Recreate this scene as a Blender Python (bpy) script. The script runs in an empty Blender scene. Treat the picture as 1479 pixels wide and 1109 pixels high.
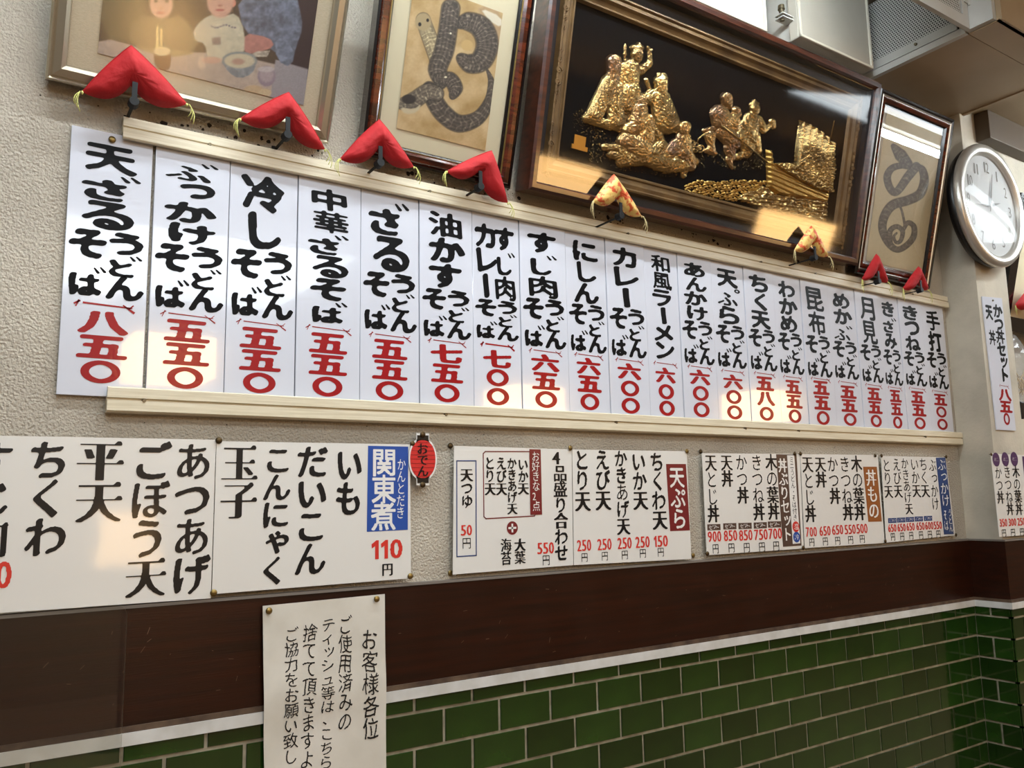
import bpy, bmesh, math, random
import numpy as np
from mathutils import Matrix, Vector
random.seed(7); rng = np.random.default_rng(7)
SC = bpy.context.scene; COL = SC.collection
# ------------------------------------------------------------------ camera, exposure, light
YAW, PIT, ROL, FPX = 5.87176040e-01, 1.40193574e-01, -1.94894138e-02, 1189.5
CAMP = np.array([0., -1.45, 1.30]); CX, CY = 739.5, 554.5
fw = np.array([math.sin(YAW)*math.cos(PIT), math.cos(YAW)*math.cos(PIT), math.sin(PIT)])
rt = np.array([math.cos(YAW), -math.sin(YAW), 0.]); up = np.cross(rt, fw)
RT = math.cos(ROL)*rt + math.sin(ROL)*up; UP = -math.sin(ROL)*rt + math.cos(ROL)*up
cd = bpy.data.cameras.new('camera'); cam = bpy.data.objects.new('camera', cd); COL.objects.link(cam)
cd.sensor_width = 36; cd.lens = 36*FPX/1479; cd.clip_start = .02
M = Matrix.Identity(4)
for i in range(3):
    M[i][0], M[i][1], M[i][2], M[i][3] = RT[i], UP[i], -fw[i], CAMP[i]
cam.matrix_world = M; SC.camera = cam
SC.view_settings.view_transform = 'Standard'; SC.view_settings.look = 'None'
SC.view_settings.gamma = 1; SC.view_settings.use_curve_mapping = False
SC.view_settings.exposure = 0.21
wd = bpy.data.worlds.new('room_air'); SC.world = wd; wd.use_nodes = True
wd.node_tree.nodes['Background'].inputs[0].default_value = (.9, .92, 1, 1)
wd.node_tree.nodes['Background'].inputs[1].default_value = .15
def area(name, loc, sx, sy, power, color, target=None):
    l = bpy.data.lights.new(name, 'AREA'); l.shape = 'RECTANGLE'; l.size = sx; l.size_y = sy
    l.energy = power; l.color = color
    o = bpy.data.objects.new(name, l); COL.objects.link(o); o.location = loc
    if target is not None:
        o.rotation_euler = (Vector(target)-Vector(loc)).to_track_quat('-Z', 'Y').to_euler()
    return o
COOL = (.86, .95, 1.0); WARM = (1., .72, .42)
area('added_wall_fill', (.35, -1.50, 2.75), 2.7, .30, 23, COOL, (.35, 0, 1.9))  # invented fill light aimed at the wall, no fixture known there
area('added_ceiling_fill', (4.8, -1.5, 2.785), 1.9, 1.2, 38, COOL)  # added soft fill for the right end, an invented source
area('added_ceiling_fill', (.5, -3.9, 2.77), 2.8, 1.6, 80, COOL)  # added fill from far behind the camera to light the leaning frames

# ------------------------------------------------------------------ pixel rays (used to measure where things stand)
def ray(px, py):
    return ((px-CX)/FPX)*RT - ((py-CY)/FPX)*UP + fw
def onY(px, py, y): d = ray(px, py); return CAMP + d*(y-CAMP[1])/d[1]
def onX(px, py, x): d = ray(px, py); return CAMP + d*(x-CAMP[0])/d[0]
def onP(px, py, P, n): d = ray(px, py); return CAMP + d*(np.dot(P-CAMP, n)/np.dot(d, n))
def proj(P):
    v = P-CAMP; z = v@fw
    return CX+FPX*(v@RT)/z, CY-FPX*(v@UP)/z
def zat(x, py, y=0.):
    lo, hi = 0., 3.
    for _ in range(40):
        m = (lo+hi)/2
        if proj(np.array([x, y, m]))[1] > py: lo = m
        else: hi = m
    return lo

# ------------------------------------------------------------------ materials
def lin(c):
    return tuple(((v/255)/12.92 if v/255 <= .04045 else ((v/255+.055)/1.055)**2.4) for v in c)
MATS = {}
def mat(name, rgb, rough=.5, metal=0., coat=0., coat_rough=.05, spec=.5, var=0., vscale=8., vstretch=(1, 1, 1),
        rgb2=None, bump=0., bscale=60., bstretch=(1, 1, 1), rvar=0., emit=None, estr=1., vcol=False, bdist=.002, contrast=(.35, .65)):
    if name in MATS: return MATS[name]
    m = bpy.data.materials.new(name); m.use_nodes = True; nt = m.node_tree; N = nt.nodes; L = nt.links
    b = N['Principled BSDF']; c = lin(rgb)+(1,)
    b.inputs['Base Color'].default_value = c; b.inputs['Roughness'].default_value = rough
    b.inputs['Metallic'].default_value = metal; b.inputs['Coat Weight'].default_value = coat
    b.inputs['Coat Roughness'].default_value = coat_rough; b.inputs['Specular IOR Level'].default_value = spec
    tc = N.new('ShaderNodeTexCoord')
    if vcol:
        a = N.new('ShaderNodeAttribute'); a.attribute_name = 'Col'
        L.new(a.outputs['Color'], b.inputs['Base Color'])
    elif rgb2 is not None:
        mp = N.new('ShaderNodeMapping'); mp.inputs['Scale'].default_value = vstretch
        L.new(tc.outputs['Object'], mp.inputs['Vector'])
        n = N.new('ShaderNodeTexNoise'); n.inputs['Scale'].default_value = vscale; n.inputs['Detail'].default_value = 6
        L.new(mp.outputs[0], n.inputs['Vector'])
        r = N.new('ShaderNodeValToRGB'); r.color_ramp.elements[0].position = contrast[0]; r.color_ramp.elements[1].position = contrast[1]
        r.color_ramp.elements[0].color = c; r.color_ramp.elements[1].color = lin(rgb2)+(1,)
        L.new(n.outputs['Fac'], r.inputs['Fac']); L.new(r.outputs[0], b.inputs['Base Color'])
    if var:
        oi = N.new('ShaderNodeObjectInfo'); hs = N.new('ShaderNodeHueSaturation')
        mr = N.new('ShaderNodeMapRange'); mr.inputs['To Min'].default_value = 1-var; mr.inputs['To Max'].default_value = 1+var
        L.new(oi.outputs['Random'], mr.inputs['Value']); L.new(mr.outputs[0], hs.inputs['Value'])
        src = b.inputs['Base Color'].links[0].from_socket if b.inputs['Base Color'].links else None
        if src: L.new(src, hs.inputs['Color'])
        else: hs.inputs['Color'].default_value = c
        L.new(hs.outputs[0], b.inputs['Base Color'])
    if bump:
        mp = N.new('ShaderNodeMapping'); mp.inputs['Scale'].default_value = bstretch
        L.new(tc.outputs['Object'], mp.inputs['Vector'])
        n = N.new('ShaderNodeTexNoise'); n.inputs['Scale'].default_value = bscale; n.inputs['Detail'].default_value = 3
        L.new(mp.outputs[0], n.inputs['Vector'])
        bp = N.new('ShaderNodeBump'); bp.inputs['Strength'].default_value = bump; bp.inputs['Distance'].default_value = bdist
        L.new(n.outputs['Fac'], bp.inputs['Height']); L.new(bp.outputs[0], b.inputs['Normal'])
        L.new(bp.outputs[0], b.inputs['Coat Normal'])
    if rvar:
        n = N.new('ShaderNodeTexNoise'); n.inputs['Scale'].default_value = 14
        L.new(tc.outputs['Object'], n.inputs['Vector'])
        mr = N.new('ShaderNodeMapRange'); mr.inputs['To Min'].default_value = max(.02, rough-rvar); mr.inputs['To Max'].default_value = rough+rvar
        L.new(n.outputs['Fac'], mr.inputs['Value']); L.new(mr.outputs[0], b.inputs['Roughness'])
    if emit:
        b.inputs['Emission Color'].default_value = lin(emit)+(1,); b.inputs['Emission Strength'].default_value = estr
    MATS[name] = m; return m
def glassmat(name, tint=(255, 255, 255), rough=.02, ior=1.5, haze=0.):
    m = bpy.data.materials.new(name); m.use_nodes = True; nt = m.node_tree; N = nt.nodes; L = nt.links
    N.remove(N['Principled BSDF']); out = N['Material Output']
    t = N.new('ShaderNodeBsdfTransparent'); t.inputs[0].default_value = lin(tint)+(1,)
    g = N.new('ShaderNodeBsdfGlossy'); g.inputs['Roughness'].default_value = rough
    f = N.new('ShaderNodeFresnel'); ge = N.new('ShaderNodeNewGeometry'); mr = N.new('ShaderNodeMapRange')
    mr.inputs['To Min'].default_value = ior; mr.inputs['To Max'].default_value = 1/ior
    L.new(ge.outputs['Backfacing'], mr.inputs['Value']); L.new(mr.outputs[0], f.inputs[0])
    mx = N.new('ShaderNodeMixShader'); L.new(f.outputs[0], mx.inputs[0]); L.new(t.outputs[0], mx.inputs[1]); L.new(g.outputs[0], mx.inputs[2])
    last = mx
    if haze:
        d = N.new('ShaderNodeBsdfDiffuse'); d.inputs[0].default_value = (.8, .8, .78, 1)
        m2 = N.new('ShaderNodeMixShader'); m2.inputs[0].default_value = haze
        L.new(mx.outputs[0], m2.inputs[1]); L.new(d.outputs[0], m2.inputs[2]); last = m2
    L.new(last.outputs[0], out.inputs['Surface']); MATS[name] = m; return m

STUCCO = mat('stucco', (178, 169, 154), .8, rgb2=(202, 193, 177), vscale=3, bump=1.0, bscale=230, bdist=.0060)
PIERM = mat('pier_plaster', (172, 164, 148), .8, rgb2=(197, 188, 170), vscale=7, bump=.35, bscale=120, bdist=.002)
WOOD = mat('dark_wood', (34, 16, 8), .34, rgb2=(48, 20, 9), vscale=6, vstretch=(.6, 3, 14), bump=.10, bscale=40, bstretch=(.5, 3, 12), rvar=.08, spec=.3)
GROUT = mat('grout', (168, 160, 140), .8, rgb2=(130, 122, 102), vscale=30)
TILE = mat('green_glaze', (20, 44, 12), .12, rgb2=(32, 62, 16), vscale=9, var=.28, coat=.6, coat_rough=.04, bump=.12, bscale=18, bdist=.002)
WHITETRIM = mat('white_trim_paint', (214, 214, 212), .35, rgb2=(196, 195, 190), vscale=20)
DUST = mat('dusty_brown', (96, 76, 58), .7, rgb2=(60, 42, 30), vscale=30)
RAIL = mat('rail_cream', (228, 218, 194), .45, rgb2=(210, 198, 170), vscale=10, vstretch=(1, 4, 30), bump=.1, bscale=60, bstretch=(1, 1, 20))
SCREW = mat('screw_metal', (110, 100, 80), .4, .8)
PLATE = mat('white_plate', (212, 215, 226), .10, coat=.6, coat_rough=.02)
BLACKV = mat('black_vinyl', (4, 4, 6), .5, spec=.12)
REDV = mat('red_vinyl', (150, 6, 16), .4, spec=.25, coat=.12, coat_rough=.05, bump=.25, bscale=120, bdist=.001)
PAPER = mat('laminated_paper', (226, 224, 219), .3, coat=.6, coat_rough=.06, bump=.25, bscale=5, bdist=.004)
INK = mat('print_black', (16, 18, 22), .35, spec=.3, coat=.15, coat_rough=.08)
REDP = mat('print_red', (208, 52, 44), .3, coat=.4, coat_rough=.08)
BLUEP = mat('print_blue', (36, 78, 160), .3, coat=.4, coat_rough=.08)
NAVYP = mat('print_navy', (38, 66, 122), .3, coat=.4, coat_rough=.08)
MAROONP = mat('print_maroon', (116, 34, 38), .3, coat=.4, coat_rough=.08)
BROWNP = mat('print_brown', (84, 64, 56), .3, coat=.4, coat_rough=.08)
ORANGEP = mat('print_orange_brown', (150, 88, 42), .3, coat=.4, coat_rough=.08)
PURPLEP = mat('print_purple', (78, 48, 92), .3, coat=.4, coat_rough=.08)
WHITEP = mat('print_white', (232, 231, 228), .3, coat=.4, coat_rough=.08)
NOTE = mat('notice_paper', (222, 218, 208), .75, rgb2=(206, 201, 189), vscale=9)
PEN = mat('marker_black', (14, 13, 13), .5)
BRASS = mat('dull_brass', (140, 118, 70), .35, .85)
REDC = mat('red_cotton', (186, 15, 24), .75, rgb2=(164, 10, 18), vscale=12, bump=.35, bscale=55, bdist=.006)
BROC = mat('gold_brocade', (226, 190, 110), .45, .25, rgb2=(206, 84, 46), vscale=70, contrast=(.5, .58), bump=.5, bscale=500, bdist=.001)
THREAD = mat('yellow_thread', (206, 204, 120), .7)
THREADG = mat('gold_thread', (196, 178, 128), .6)
HOOK = mat('black_iron', (9, 9, 9), .6, spec=.3)
SILVER = mat('champagne_metal', (176, 166, 146), .3, .75)
SILVERD = mat('champagne_matte', (150, 138, 118), .5, .3)
MATB = mat('cream_linen_mat', (220, 208, 182), .8, rgb2=(204, 191, 164), vscale=200, vstretch=(1, 1, 6))
MATC = mat('cream_mat', (214, 203, 172), .75)
STRIPE = mat('striped_lacquer', (36, 12, 8), .18, rgb2=(92, 38, 20), vscale=16, vstretch=(1, 1, 5), coat=.7, coat_rough=.06)
BLACKL = mat('black_lacquer', (14, 9, 9), .2, coat=.5, coat_rough=.05)
BROWNL = mat('brown_lacquer', (74, 36, 22), .28, rgb2=(44, 20, 13), vscale=10, vstretch=(1, 4, 8), coat=.5, coat_rough=.08)
NAVYL = mat('blue_black_liner', (22, 26, 34), .5)
GILT = mat('antique_gilt', (126, 98, 60), .5, .35, rgb2=(92, 69, 40), vscale=18, bump=.2, bscale=120)
GOLD = mat('gold_relief', (214, 186, 124), .26, .9, rgb2=(142, 116, 78), vscale=14, bump=.12, bscale=160, bdist=.002)
GOLDW = mat('gold_wave', (200, 162, 88), .32, .85)
BRONZE = mat('bronze_relief', (130, 104, 92), .25, .85, rgb2=(206, 172, 112), vscale=14, bump=.05, bscale=180, bdist=.002)
BLACKF = mat('black_felt', (7, 8, 10), .95, spec=.1)
PAINT = mat('painted_print', (128, 128, 128), .55, vcol=True)
PHOTO = mat('photo_print', (128, 128, 128), .35, vcol=True)
BOXW = mat('cream_box_metal', (176, 170, 157), .45, rgb2=(164, 158, 145), vscale=4, bump=.05, bscale=30)
BOXG = mat('grey_white_metal', (184, 183, 178), .45, rgb2=(170, 169, 162), vscale=6)
TAN = mat('yellowed_metal', (160, 138, 108), .5, rgb2=(146, 125, 96), vscale=3)
DARK = mat('painted_hole_shade', (10, 9, 8), .9)  # near-black colour standing in for shade behind the perforated sheets
CLOCKS = mat('brushed_silver', (196, 192, 184), .32, .7)
CLOCKF = mat('clock_face_white', (178, 178, 176), .5)
GREYINK = mat('clock_grey', (84, 78, 68), .5)
BLACKP = mat('black_plastic', (14, 14, 14), .35)
ROOMW = mat('room_plaster', (108, 94, 76), .9)
ROOMF = mat('room_floor', (112, 92, 72), .6)
PAPERGLOW = mat('lamp_shade_glow', (255, 214, 150), .6, emit=(255, 200, 128), estr=12.)
PANELGLOW = mat('tube_glow', (255, 255, 255), .6, emit=(255, 250, 244), estr=5.)
LANT = mat('lantern_red', (206, 44, 44), .35, coat=.5)
BAG = glassmat('clear_film', (236, 236, 236), .12, 1.45, .12)
GLASS = glassmat('picture_glass', (250, 250, 250), .015, 1.5, .0)
GLASS3 = glassmat('satin_glass', (250, 250, 250), .16, 1.5, .0)
GLASS2 = glassmat('dusty_glass', (250, 250, 250), .05, 1.5, 0.)
ACRY = glassmat('clear_acrylic', (252, 252, 250), .02, 1.49, .004)

# ------------------------------------------------------------------ object helpers
def uniq(n): return n
def mk(name, V, F, m=None, parent=None, smooth=False, loc=None, local=False):
    """world-space mesh (or local to the parent when local); origin at loc or base centre"""
    V = np.asarray(V, float).reshape(-1, 3)
    if local: base = np.zeros(3)
    elif parent is not None: base = None
    else:
        base = np.array(loc, float) if loc is not None else np.array([(V[:, 0].min()+V[:, 0].max())/2, (V[:, 1].min()+V[:, 1].max())/2, V[:, 2].min()])
    if base is None:
        b = parent
        Mi = np.array(WORLD[parent.as_pointer()].inverted())
        V = V@Mi[:3, :3].T + Mi[:3, 3]
    elif not local: V = V-base
    me = bpy.data.meshes.new(name); me.from_pydata(V.tolist(), [], [tuple(int(i) for i in f) for f in F]); me.update()
    if 3 < len(F) < 3000:
        bm_ = bmesh.new(); bm_.from_mesh(me); bmesh.ops.recalc_face_normals(bm_, faces=bm_.faces[:]); bm_.to_mesh(me); bm_.free(); me.update()
    if m: me.materials.append(m)
    if smooth: me.polygons.foreach_set('use_smooth', [True]*len(me.polygons))
    o = bpy.data.objects.new(name, me); COL.objects.link(o)
    if parent is not None: o.parent = parent; WORLD[o.as_pointer()] = WORLD[parent.as_pointer()]
    else:
        o.location = base if not local else (0, 0, 0); WORLD[o.as_pointer()] = Matrix.Translation(Vector(o.location))
    return o
WORLD = {}
def empty(name, loc, rot=(0, 0, 0)):
    o = bpy.data.objects.new(name, None); COL.objects.link(o); o.location = loc; o.rotation_euler = rot; o.empty_display_size = .05
    from mathutils import Euler
    WORLD[o.as_pointer()] = Matrix.Translation(Vector(loc)) @ Euler(rot).to_matrix().to_4x4(); return o
def tag(o, label, cat, group=None):
    o['label'] = label; o['category'] = cat
    if group: o['group'] = group
    return o
def struct(o): o['kind'] = 'structure'; return o
class MB:
    def __init__(s): s.V = []; s.F = []
    def add(s, V, F):
        k = len(s.V); s.V += [tuple(v) for v in V]; s.F += [tuple(i+k for i in f) for f in F]; return s
    def box(s, x0, x1, y0, y1, z0, z1, bev=0.):
        if bev <= 0:
            V = [(x, y, z) for x in (x0, x1) for y in (y0, y1) for z in (z0, z1)]
            return s.add(V, [(0, 1, 3, 2), (4, 6, 7, 5), (0, 4, 5, 1), (2, 3, 7, 6), (0, 2, 6, 4), (1, 5, 7, 3)])
        b = bmesh.new(); bmesh.ops.create_cube(b, size=1)
        for v in b.verts:
            v.co = ((x0+x1)/2+v.co.x*(x1-x0), (y0+y1)/2+v.co.y*(y1-y0), (z0+z1)/2+v.co.z*(z1-z0))
        bmesh.ops.bevel(b, geom=b.edges[:]+b.verts[:], offset=bev, segments=2, affect='EDGES', profile=.5)
        b.verts.ensure_lookup_table(); b.verts.index_update()
        s.add([v.co[:] for v in b.verts], [[v.index for v in f.verts] for f in b.faces]); b.free(); return s
    def cyl(s, a, b, r0, r1=None, n=14, cap=True):
        a = np.array(a, float); b = np.array(b, float); r1 = r0 if r1 is None else r1
        d = b-a; d /= np.linalg.norm(d); u = np.cross(d, [0, 0, 1.]);
        if np.linalg.norm(u) < 1e-3: u = np.cross(d, [1., 0, 0])
        u /= np.linalg.norm(u); w = np.cross(d, u); V = []; F = []
        for P, r in ((a, r0), (b, r1)):
            for i in range(n):
                t = 2*math.pi*i/n; V.append(P+r*(math.cos(t)*u+math.sin(t)*w))
        for i in range(n): F.append((i, n+i, n+(i+1) % n, (i+1) % n))
        if cap: F += [tuple(range(n)), tuple(reversed(range(n, 2*n)))]
        return s.add(V, F)
    def tube(s, P, r, n=6):
        P = [np.array(p, float) for p in P]; V = []; F = []; m = len(P)
        for k, p in enumerate(P):
            d = P[min(k+1, m-1)]-P[max(k-1, 0)]; d /= np.linalg.norm(d)+1e-9
            u = np.cross(d, [.3, .9, .2]); u /= np.linalg.norm(u)+1e-9; w = np.cross(d, u)
            rr = r[k] if hasattr(r, '__len__') else r
            for i in range(n):
                t = 2*math.pi*i/n; V.append(p+rr*(math.cos(t)*u+math.sin(t)*w))
        for k in range(m-1):
            for i in range(n): F.append((k*n+i, (k+1)*n+i, (k+1)*n+(i+1) % n, k*n+(i+1) % n))
        F += [tuple(range(n)), tuple(reversed(range((m-1)*n, m*n)))]
        return s.add(V, F)
    def lathe(s, c, prof, n=48, cap=True):
        """profile (r, depth) revolved about the -y axis through c (depth toward the viewer)"""
        V = []; F = []; m = len(prof)
        for r, d in prof:
            for i in range(n):
                t = 2*math.pi*i/n; V.append((c[0]+r*math.cos(t), c[1]-d, c[2]+r*math.sin(t)))
        for k in range(m-1):
            for i in range(n): F.append((k*n+i, k*n+(i+1) % n, (k+1)*n+(i+1) % n, (k+1)*n+i))
        if cap and prof[0][0] > 1e-3: F.append(tuple(reversed(range(n))))
        if cap and prof[-1][0] > 1e-3: F.append(tuple(range((m-1)*n, m*n)))
        return s.add(V, F)
    def go(s, name, m, parent=None, **k): return mk(name, s.V, s.F, m, parent, **k)
def prism_x(prof, x0, x1):
    n = len(prof); V = [(x0, y, z) for y, z in prof]+[(x1, y, z) for y, z in prof]
    F = [(i, (i+1) % n, n+(i+1) % n, n+i) for i in range(n)]+[tuple(reversed(range(n))), tuple(range(n, 2*n))]
    return V, F

# ------------------------------------------------------------------ glyphs: outlines of the built-in font turned into brush, printed and pen letters
GR = {}
def raster(ch, N):
    k = (ch, N)
    if k in GR: return GR[k]
    if ch == '〇':
        y, x = np.mgrid[0:N, 0:N]; u = (x+.5)/N*1.2-.1; v = 1.08-(y+.5)/N*1.2
        e = np.sqrt(((u-.5)/.38)**2+((v-.48)/.33)**2); g = ((e < 1.04) & (e > .93)).astype(float)
        GR[k] = g; return g
    c = bpy.data.curves.new('t', 'FONT'); c.body = ch; c.size = 1; c.resolution_u = 3
    o = bpy.data.objects.new('t', c); COL.objects.link(o); bpy.context.view_layer.update()
    dg = bpy.context.evaluated_depsgraph_get(); ev = o.evaluated_get(dg); me = ev.to_mesh(); me.calc_loop_triangles()
    P = np.array([v.co[:2] for v in me.vertices]); T = [t.vertices[:] for t in me.loop_triangles]
    g = np.zeros((N, N)); h = 1.2/N
    if ch in 'ー': 
        P = np.stack([P[:, 1]*1.0+.12, .88-P[:, 0]], 1)
    for t in T:
        A, B, C = P[t[0]], P[t[1]], P[t[2]]
        x0, x1 = min(A[0], B[0], C[0]), max(A[0], B[0], C[0]); y0, y1 = min(A[1], B[1], C[1]), max(A[1], B[1], C[1])
        i0, i1 = max(0, int((x0+.1)/h)-1), min(N, int((x1+.1)/h)+2); j0, j1 = max(0, int((1.08-y1)/h)-1), min(N, int((1.08-y0)/h)+2)
        if i1 <= i0 or j1 <= j0: continue
        jj, ii = np.mgrid[j0:j1, i0:i1]; X = (ii+.5)*h-.1; Y = 1.08-(jj+.5)*h
        def e(a, b): return (b[0]-a[0])*(Y-a[1])-(b[1]-a[1])*(X-a[0])
        a, b, c2 = e(A, B), e(B, C), e(C, A)
        g[j0:j1, i0:i1] = np.maximum(g[j0:j1, i0:i1], (((a >= 0) & (b >= 0) & (c2 >= 0)) | ((a <= 0) & (b <= 0) & (c2 <= 0))))
    ev.to_mesh_clear(); bpy.data.objects.remove(o); bpy.data.curves.remove(c)
    GR[k] = g; return g
def shift(g, dx, dy):
    o = np.zeros_like(g); H, W = g.shape
    xs, xd = (slice(0, W-dx), slice(dx, W)) if dx >= 0 else (slice(-dx, W), slice(0, W+dx))
    ys, yd = (slice(0, H-dy), slice(dy, H)) if dy >= 0 else (slice(-dy, H), slice(0, H+dy))
    o[yd, xd] = g[ys, xs]; return o
def blur(g, s):
    r = int(3*s)+1; k = np.exp(-.5*(np.arange(-r, r+1)/s)**2); k /= k.sum()
    g = np.apply_along_axis(lambda a: np.convolve(a, k, 'same'), 0, g)
    return np.apply_along_axis(lambda a: np.convolve(a, k, 'same'), 1, g)
def dilate(g, rx, ry, ang=0.):
    o = g.copy(); R = int(max(rx, ry))+1; ca, sa = math.cos(ang), math.sin(ang)
    for dx in range(-R, R+1):
        for dy in range(-R, R+1):
            u = dx*ca+dy*sa; v = -dx*sa+dy*ca
            if (u/max(rx, .01))**2+(v/max(ry, .01))**2 <= 1.0001: o = np.maximum(o, shift(g, dx, dy))
    return o
HIRA = lambda c: '\u3040' <= c <= '\u309f'
def field(ch, style, N):
    g = raster(ch, N); s = N/96.
    dens = g.sum()/(N*N)
    if style == 'brush' and ch in 'ざぶばどじぷ':
        base = {'ざ': 'さ', 'ぶ': 'ふ', 'ば': 'は', 'ど': 'と', 'じ': 'し', 'ぷ': 'ふ'}[ch]
        y, x = np.mgrid[0:N, 0:N]; q = raster(base, N); j = np.clip(((y-N*.92)/.90+N*.92), 0, N-1).astype(int); i = np.clip((x-N*.09)/.86+N*.09, 0, N-1).astype(int)
        aa = 3.4 if ch in 'ぶぷ' else 4.9
        b0 = blur(dilate(q[j, i], aa*s*1.2, aa*s*.5, -.75), max(.8, 1.9*s))-.5+.06*np.sin(17*x/N+9*y/N)
        u = (x+.5)/N*1.2-.1; v = 1.08-(y+.5)/N*1.2; T = np.full(g.shape, 9.)
        for ax, ay, bx, by in ((.73, .93, .81, .79), (.89, .97, .98, .84)):
            if ch == 'ぷ': break
            d = np.array((bx-ax, by-ay)); t = np.clip(((u-ax)*d[0]+(v-ay)*d[1])/(d@d), 0, 1); T = np.minimum(T, np.hypot(u-ax-t*d[0], v-ay-t*d[1])/(.030+.018*t))
        if ch == 'ぷ': T = np.abs(np.hypot(u-.88, v-.88)-.085)/.035
        dist = (T-1)*.04*N/1.2
        gap = np.clip((T-1)*.04/.035, 0, 1)   # keep white paper between the ticks and the body
        b1 = np.where(T < 1.9, -.3, b0)
        return np.maximum(b1, np.clip(-dist*.35, -.5, .5))
    if style == 'brush':
        kj = not (HIRA(ch) or ch in 'カレーラメンセット'); a = 5.2 if not kj else (5.8 if dens < .13 else 4.4 if dens < .17 else 3.1 if dens < .21 else 2.7)
        if ch in 'ざぶばどじぷ': a = 4.4
        if ch in 'るめぬね': a = 4.4
        g = dilate(g, a*s*1.2, a*s*(.66 if kj else .5), -.75); 
        y, x = np.mgrid[0:N, 0:N]/float(N)
        return blur(g, max(.8, 1.9*s)) - .5 + .06*np.sin(17*x+9*y+ord(ch) % 7)
    if style == 'brushr':
        a = 5.4
        if ch == '〇': a = 5.5
        g = dilate(g, a*s*1.1, a*s*.72, -.4); return blur(g, max(.8, 1.6*s)) - .5
    if style == 'mincho':
        if not HIRA(ch):
            base = np.minimum(g, shift(g, 0, 1)) if N > 60 else dilate(g, .01, .6*s)
            if N > 60: base = np.minimum(base, shift(g, 0, -1))
            if N > 84: base = np.minimum(base, shift(g, 0, 2))
        else: base = np.minimum(g, shift(g, 0, 1)) if N > 60 else g
        w = (4.6 if dens < .17 else 2.8)*s
        if not HIRA(ch):
            o = dilate(base, w, .01)
            # small triangular end blobs at the right end of long horizontals
            if N > 50:
                run = np.zeros_like(base); acc = np.zeros(N)
                for c in range(N):
                    acc = (acc+1)*base[:, c]; run[:, c] = acc
                nxt = shift(base, -1, 0)+shift(base, -2, 0)+shift(base, -3, 0)
                ends = np.argwhere((run > N*.22) & (nxt == 0))
                done = []
                for j, i in ends:
                    if any(abs(j-a) < 8*s and abs(i-b) < 8*s for a, b in done): continue
                    if base[max(0, j-int(9*s)):max(0, j-int(6*s)), max(0, i-int(8*s)):i+1].sum() > 0: continue
                    done.append((j, i)); hgt = int(7*s)
                    for q in range(hgt):
                        half = (hgt-q)*.9; o[max(0, j-q), max(0, int(i-half-1*s)):min(N, int(i+half*.5+w))] = 1
            return blur(o, max(.5, .8*s))-(.5 if N > 60 else .42)
        o = dilate(base, w*.98, w*.22, -.55); return blur(o, max(.6, 1.1*s))-.5
    if style == 'gothic':
        return blur(dilate(g, 3.3*s, 1.9*s), max(.6, .8*s))-.5
    if style == 'bold':
        return blur(dilate(g, 2.4*s, 1.7*s), max(.6, .7*s))-.5
    if style == 'pen':
        y, x = np.mgrid[0:N, 0:N]; j = (x+2.6*s*np.sin(y/13./s+ord(ch))).astype(int).clip(0, N-1); i = (y+2.8*s*np.sin(x/12./s+ord(ch)*2)).astype(int).clip(0, N-1)
        return blur(dilate(g[i, j], 1.1*s, 1.1*s), max(.6, 1.0*s))-.45
    return blur(g, .7)-.5
GM = {}
def glyph(ch, style, N):
    """flat filled outline in em units (x right, z up); returns verts (n,2), faces, ink box"""
    k = (ch, style, N)
    if k in GM: return GM[k]
    f = field(ch, style, N); H, W = f.shape; h = 1.2/N
    ins = f > 0; V = []; F = []; vid = {}
    def vert(key, x, y):
        if key in vid: return vid[key]
        vid[key] = len(V); V.append(((x+.5)*h-.1, 1.08-(y+.5)*h)); return vid[key]
    full = ins[:-1, :-1] & ins[1:, :-1] & ins[:-1, 1:] & ins[1:, 1:]
    anyc = ins[:-1, :-1] | ins[1:, :-1] | ins[:-1, 1:] | ins[1:, 1:]
    for j in range(H-1):
        i = 0
        while i < W-1:
            if full[j, i]:
                i0 = i
                while i < W-1 and full[j, i]: i += 1
                F.append((vert((i0, j), i0, j), vert((i0, j+1), i0, j+1), vert((i, j+1), i, j+1), vert((i, j), i, j))); continue
            if anyc[j, i]:
                cs = [(i, j), (i, j+1), (i+1, j+1), (i+1, j)]; poly = []
                for a in range(4):
                    p, q = cs[a], cs[(a+1) % 4]; fp, fq = f[p[1], p[0]], f[q[1], q[0]]
                    if fp > 0: poly.append(vert(p, *p))
                    if (fp > 0) != (fq > 0):
                        t = fp/(fp-fq); key = (min(p, q), max(p, q))
                        poly.append(vert(key, p[0]+t*(q[0]-p[0]), p[1]+t*(q[1]-p[1])))
                if len(poly) > 2: F.append(tuple(poly))
            i += 1
    V = np.array(V) if V else np.zeros((0, 2))
    bb = (V[:, 0].min(), V[:, 0].max(), V[:, 1].min(), V[:, 1].max()) if len(V) else (0, 1, 0, 1)
    GM[k] = (V, F, bb); return GM[k]
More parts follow.
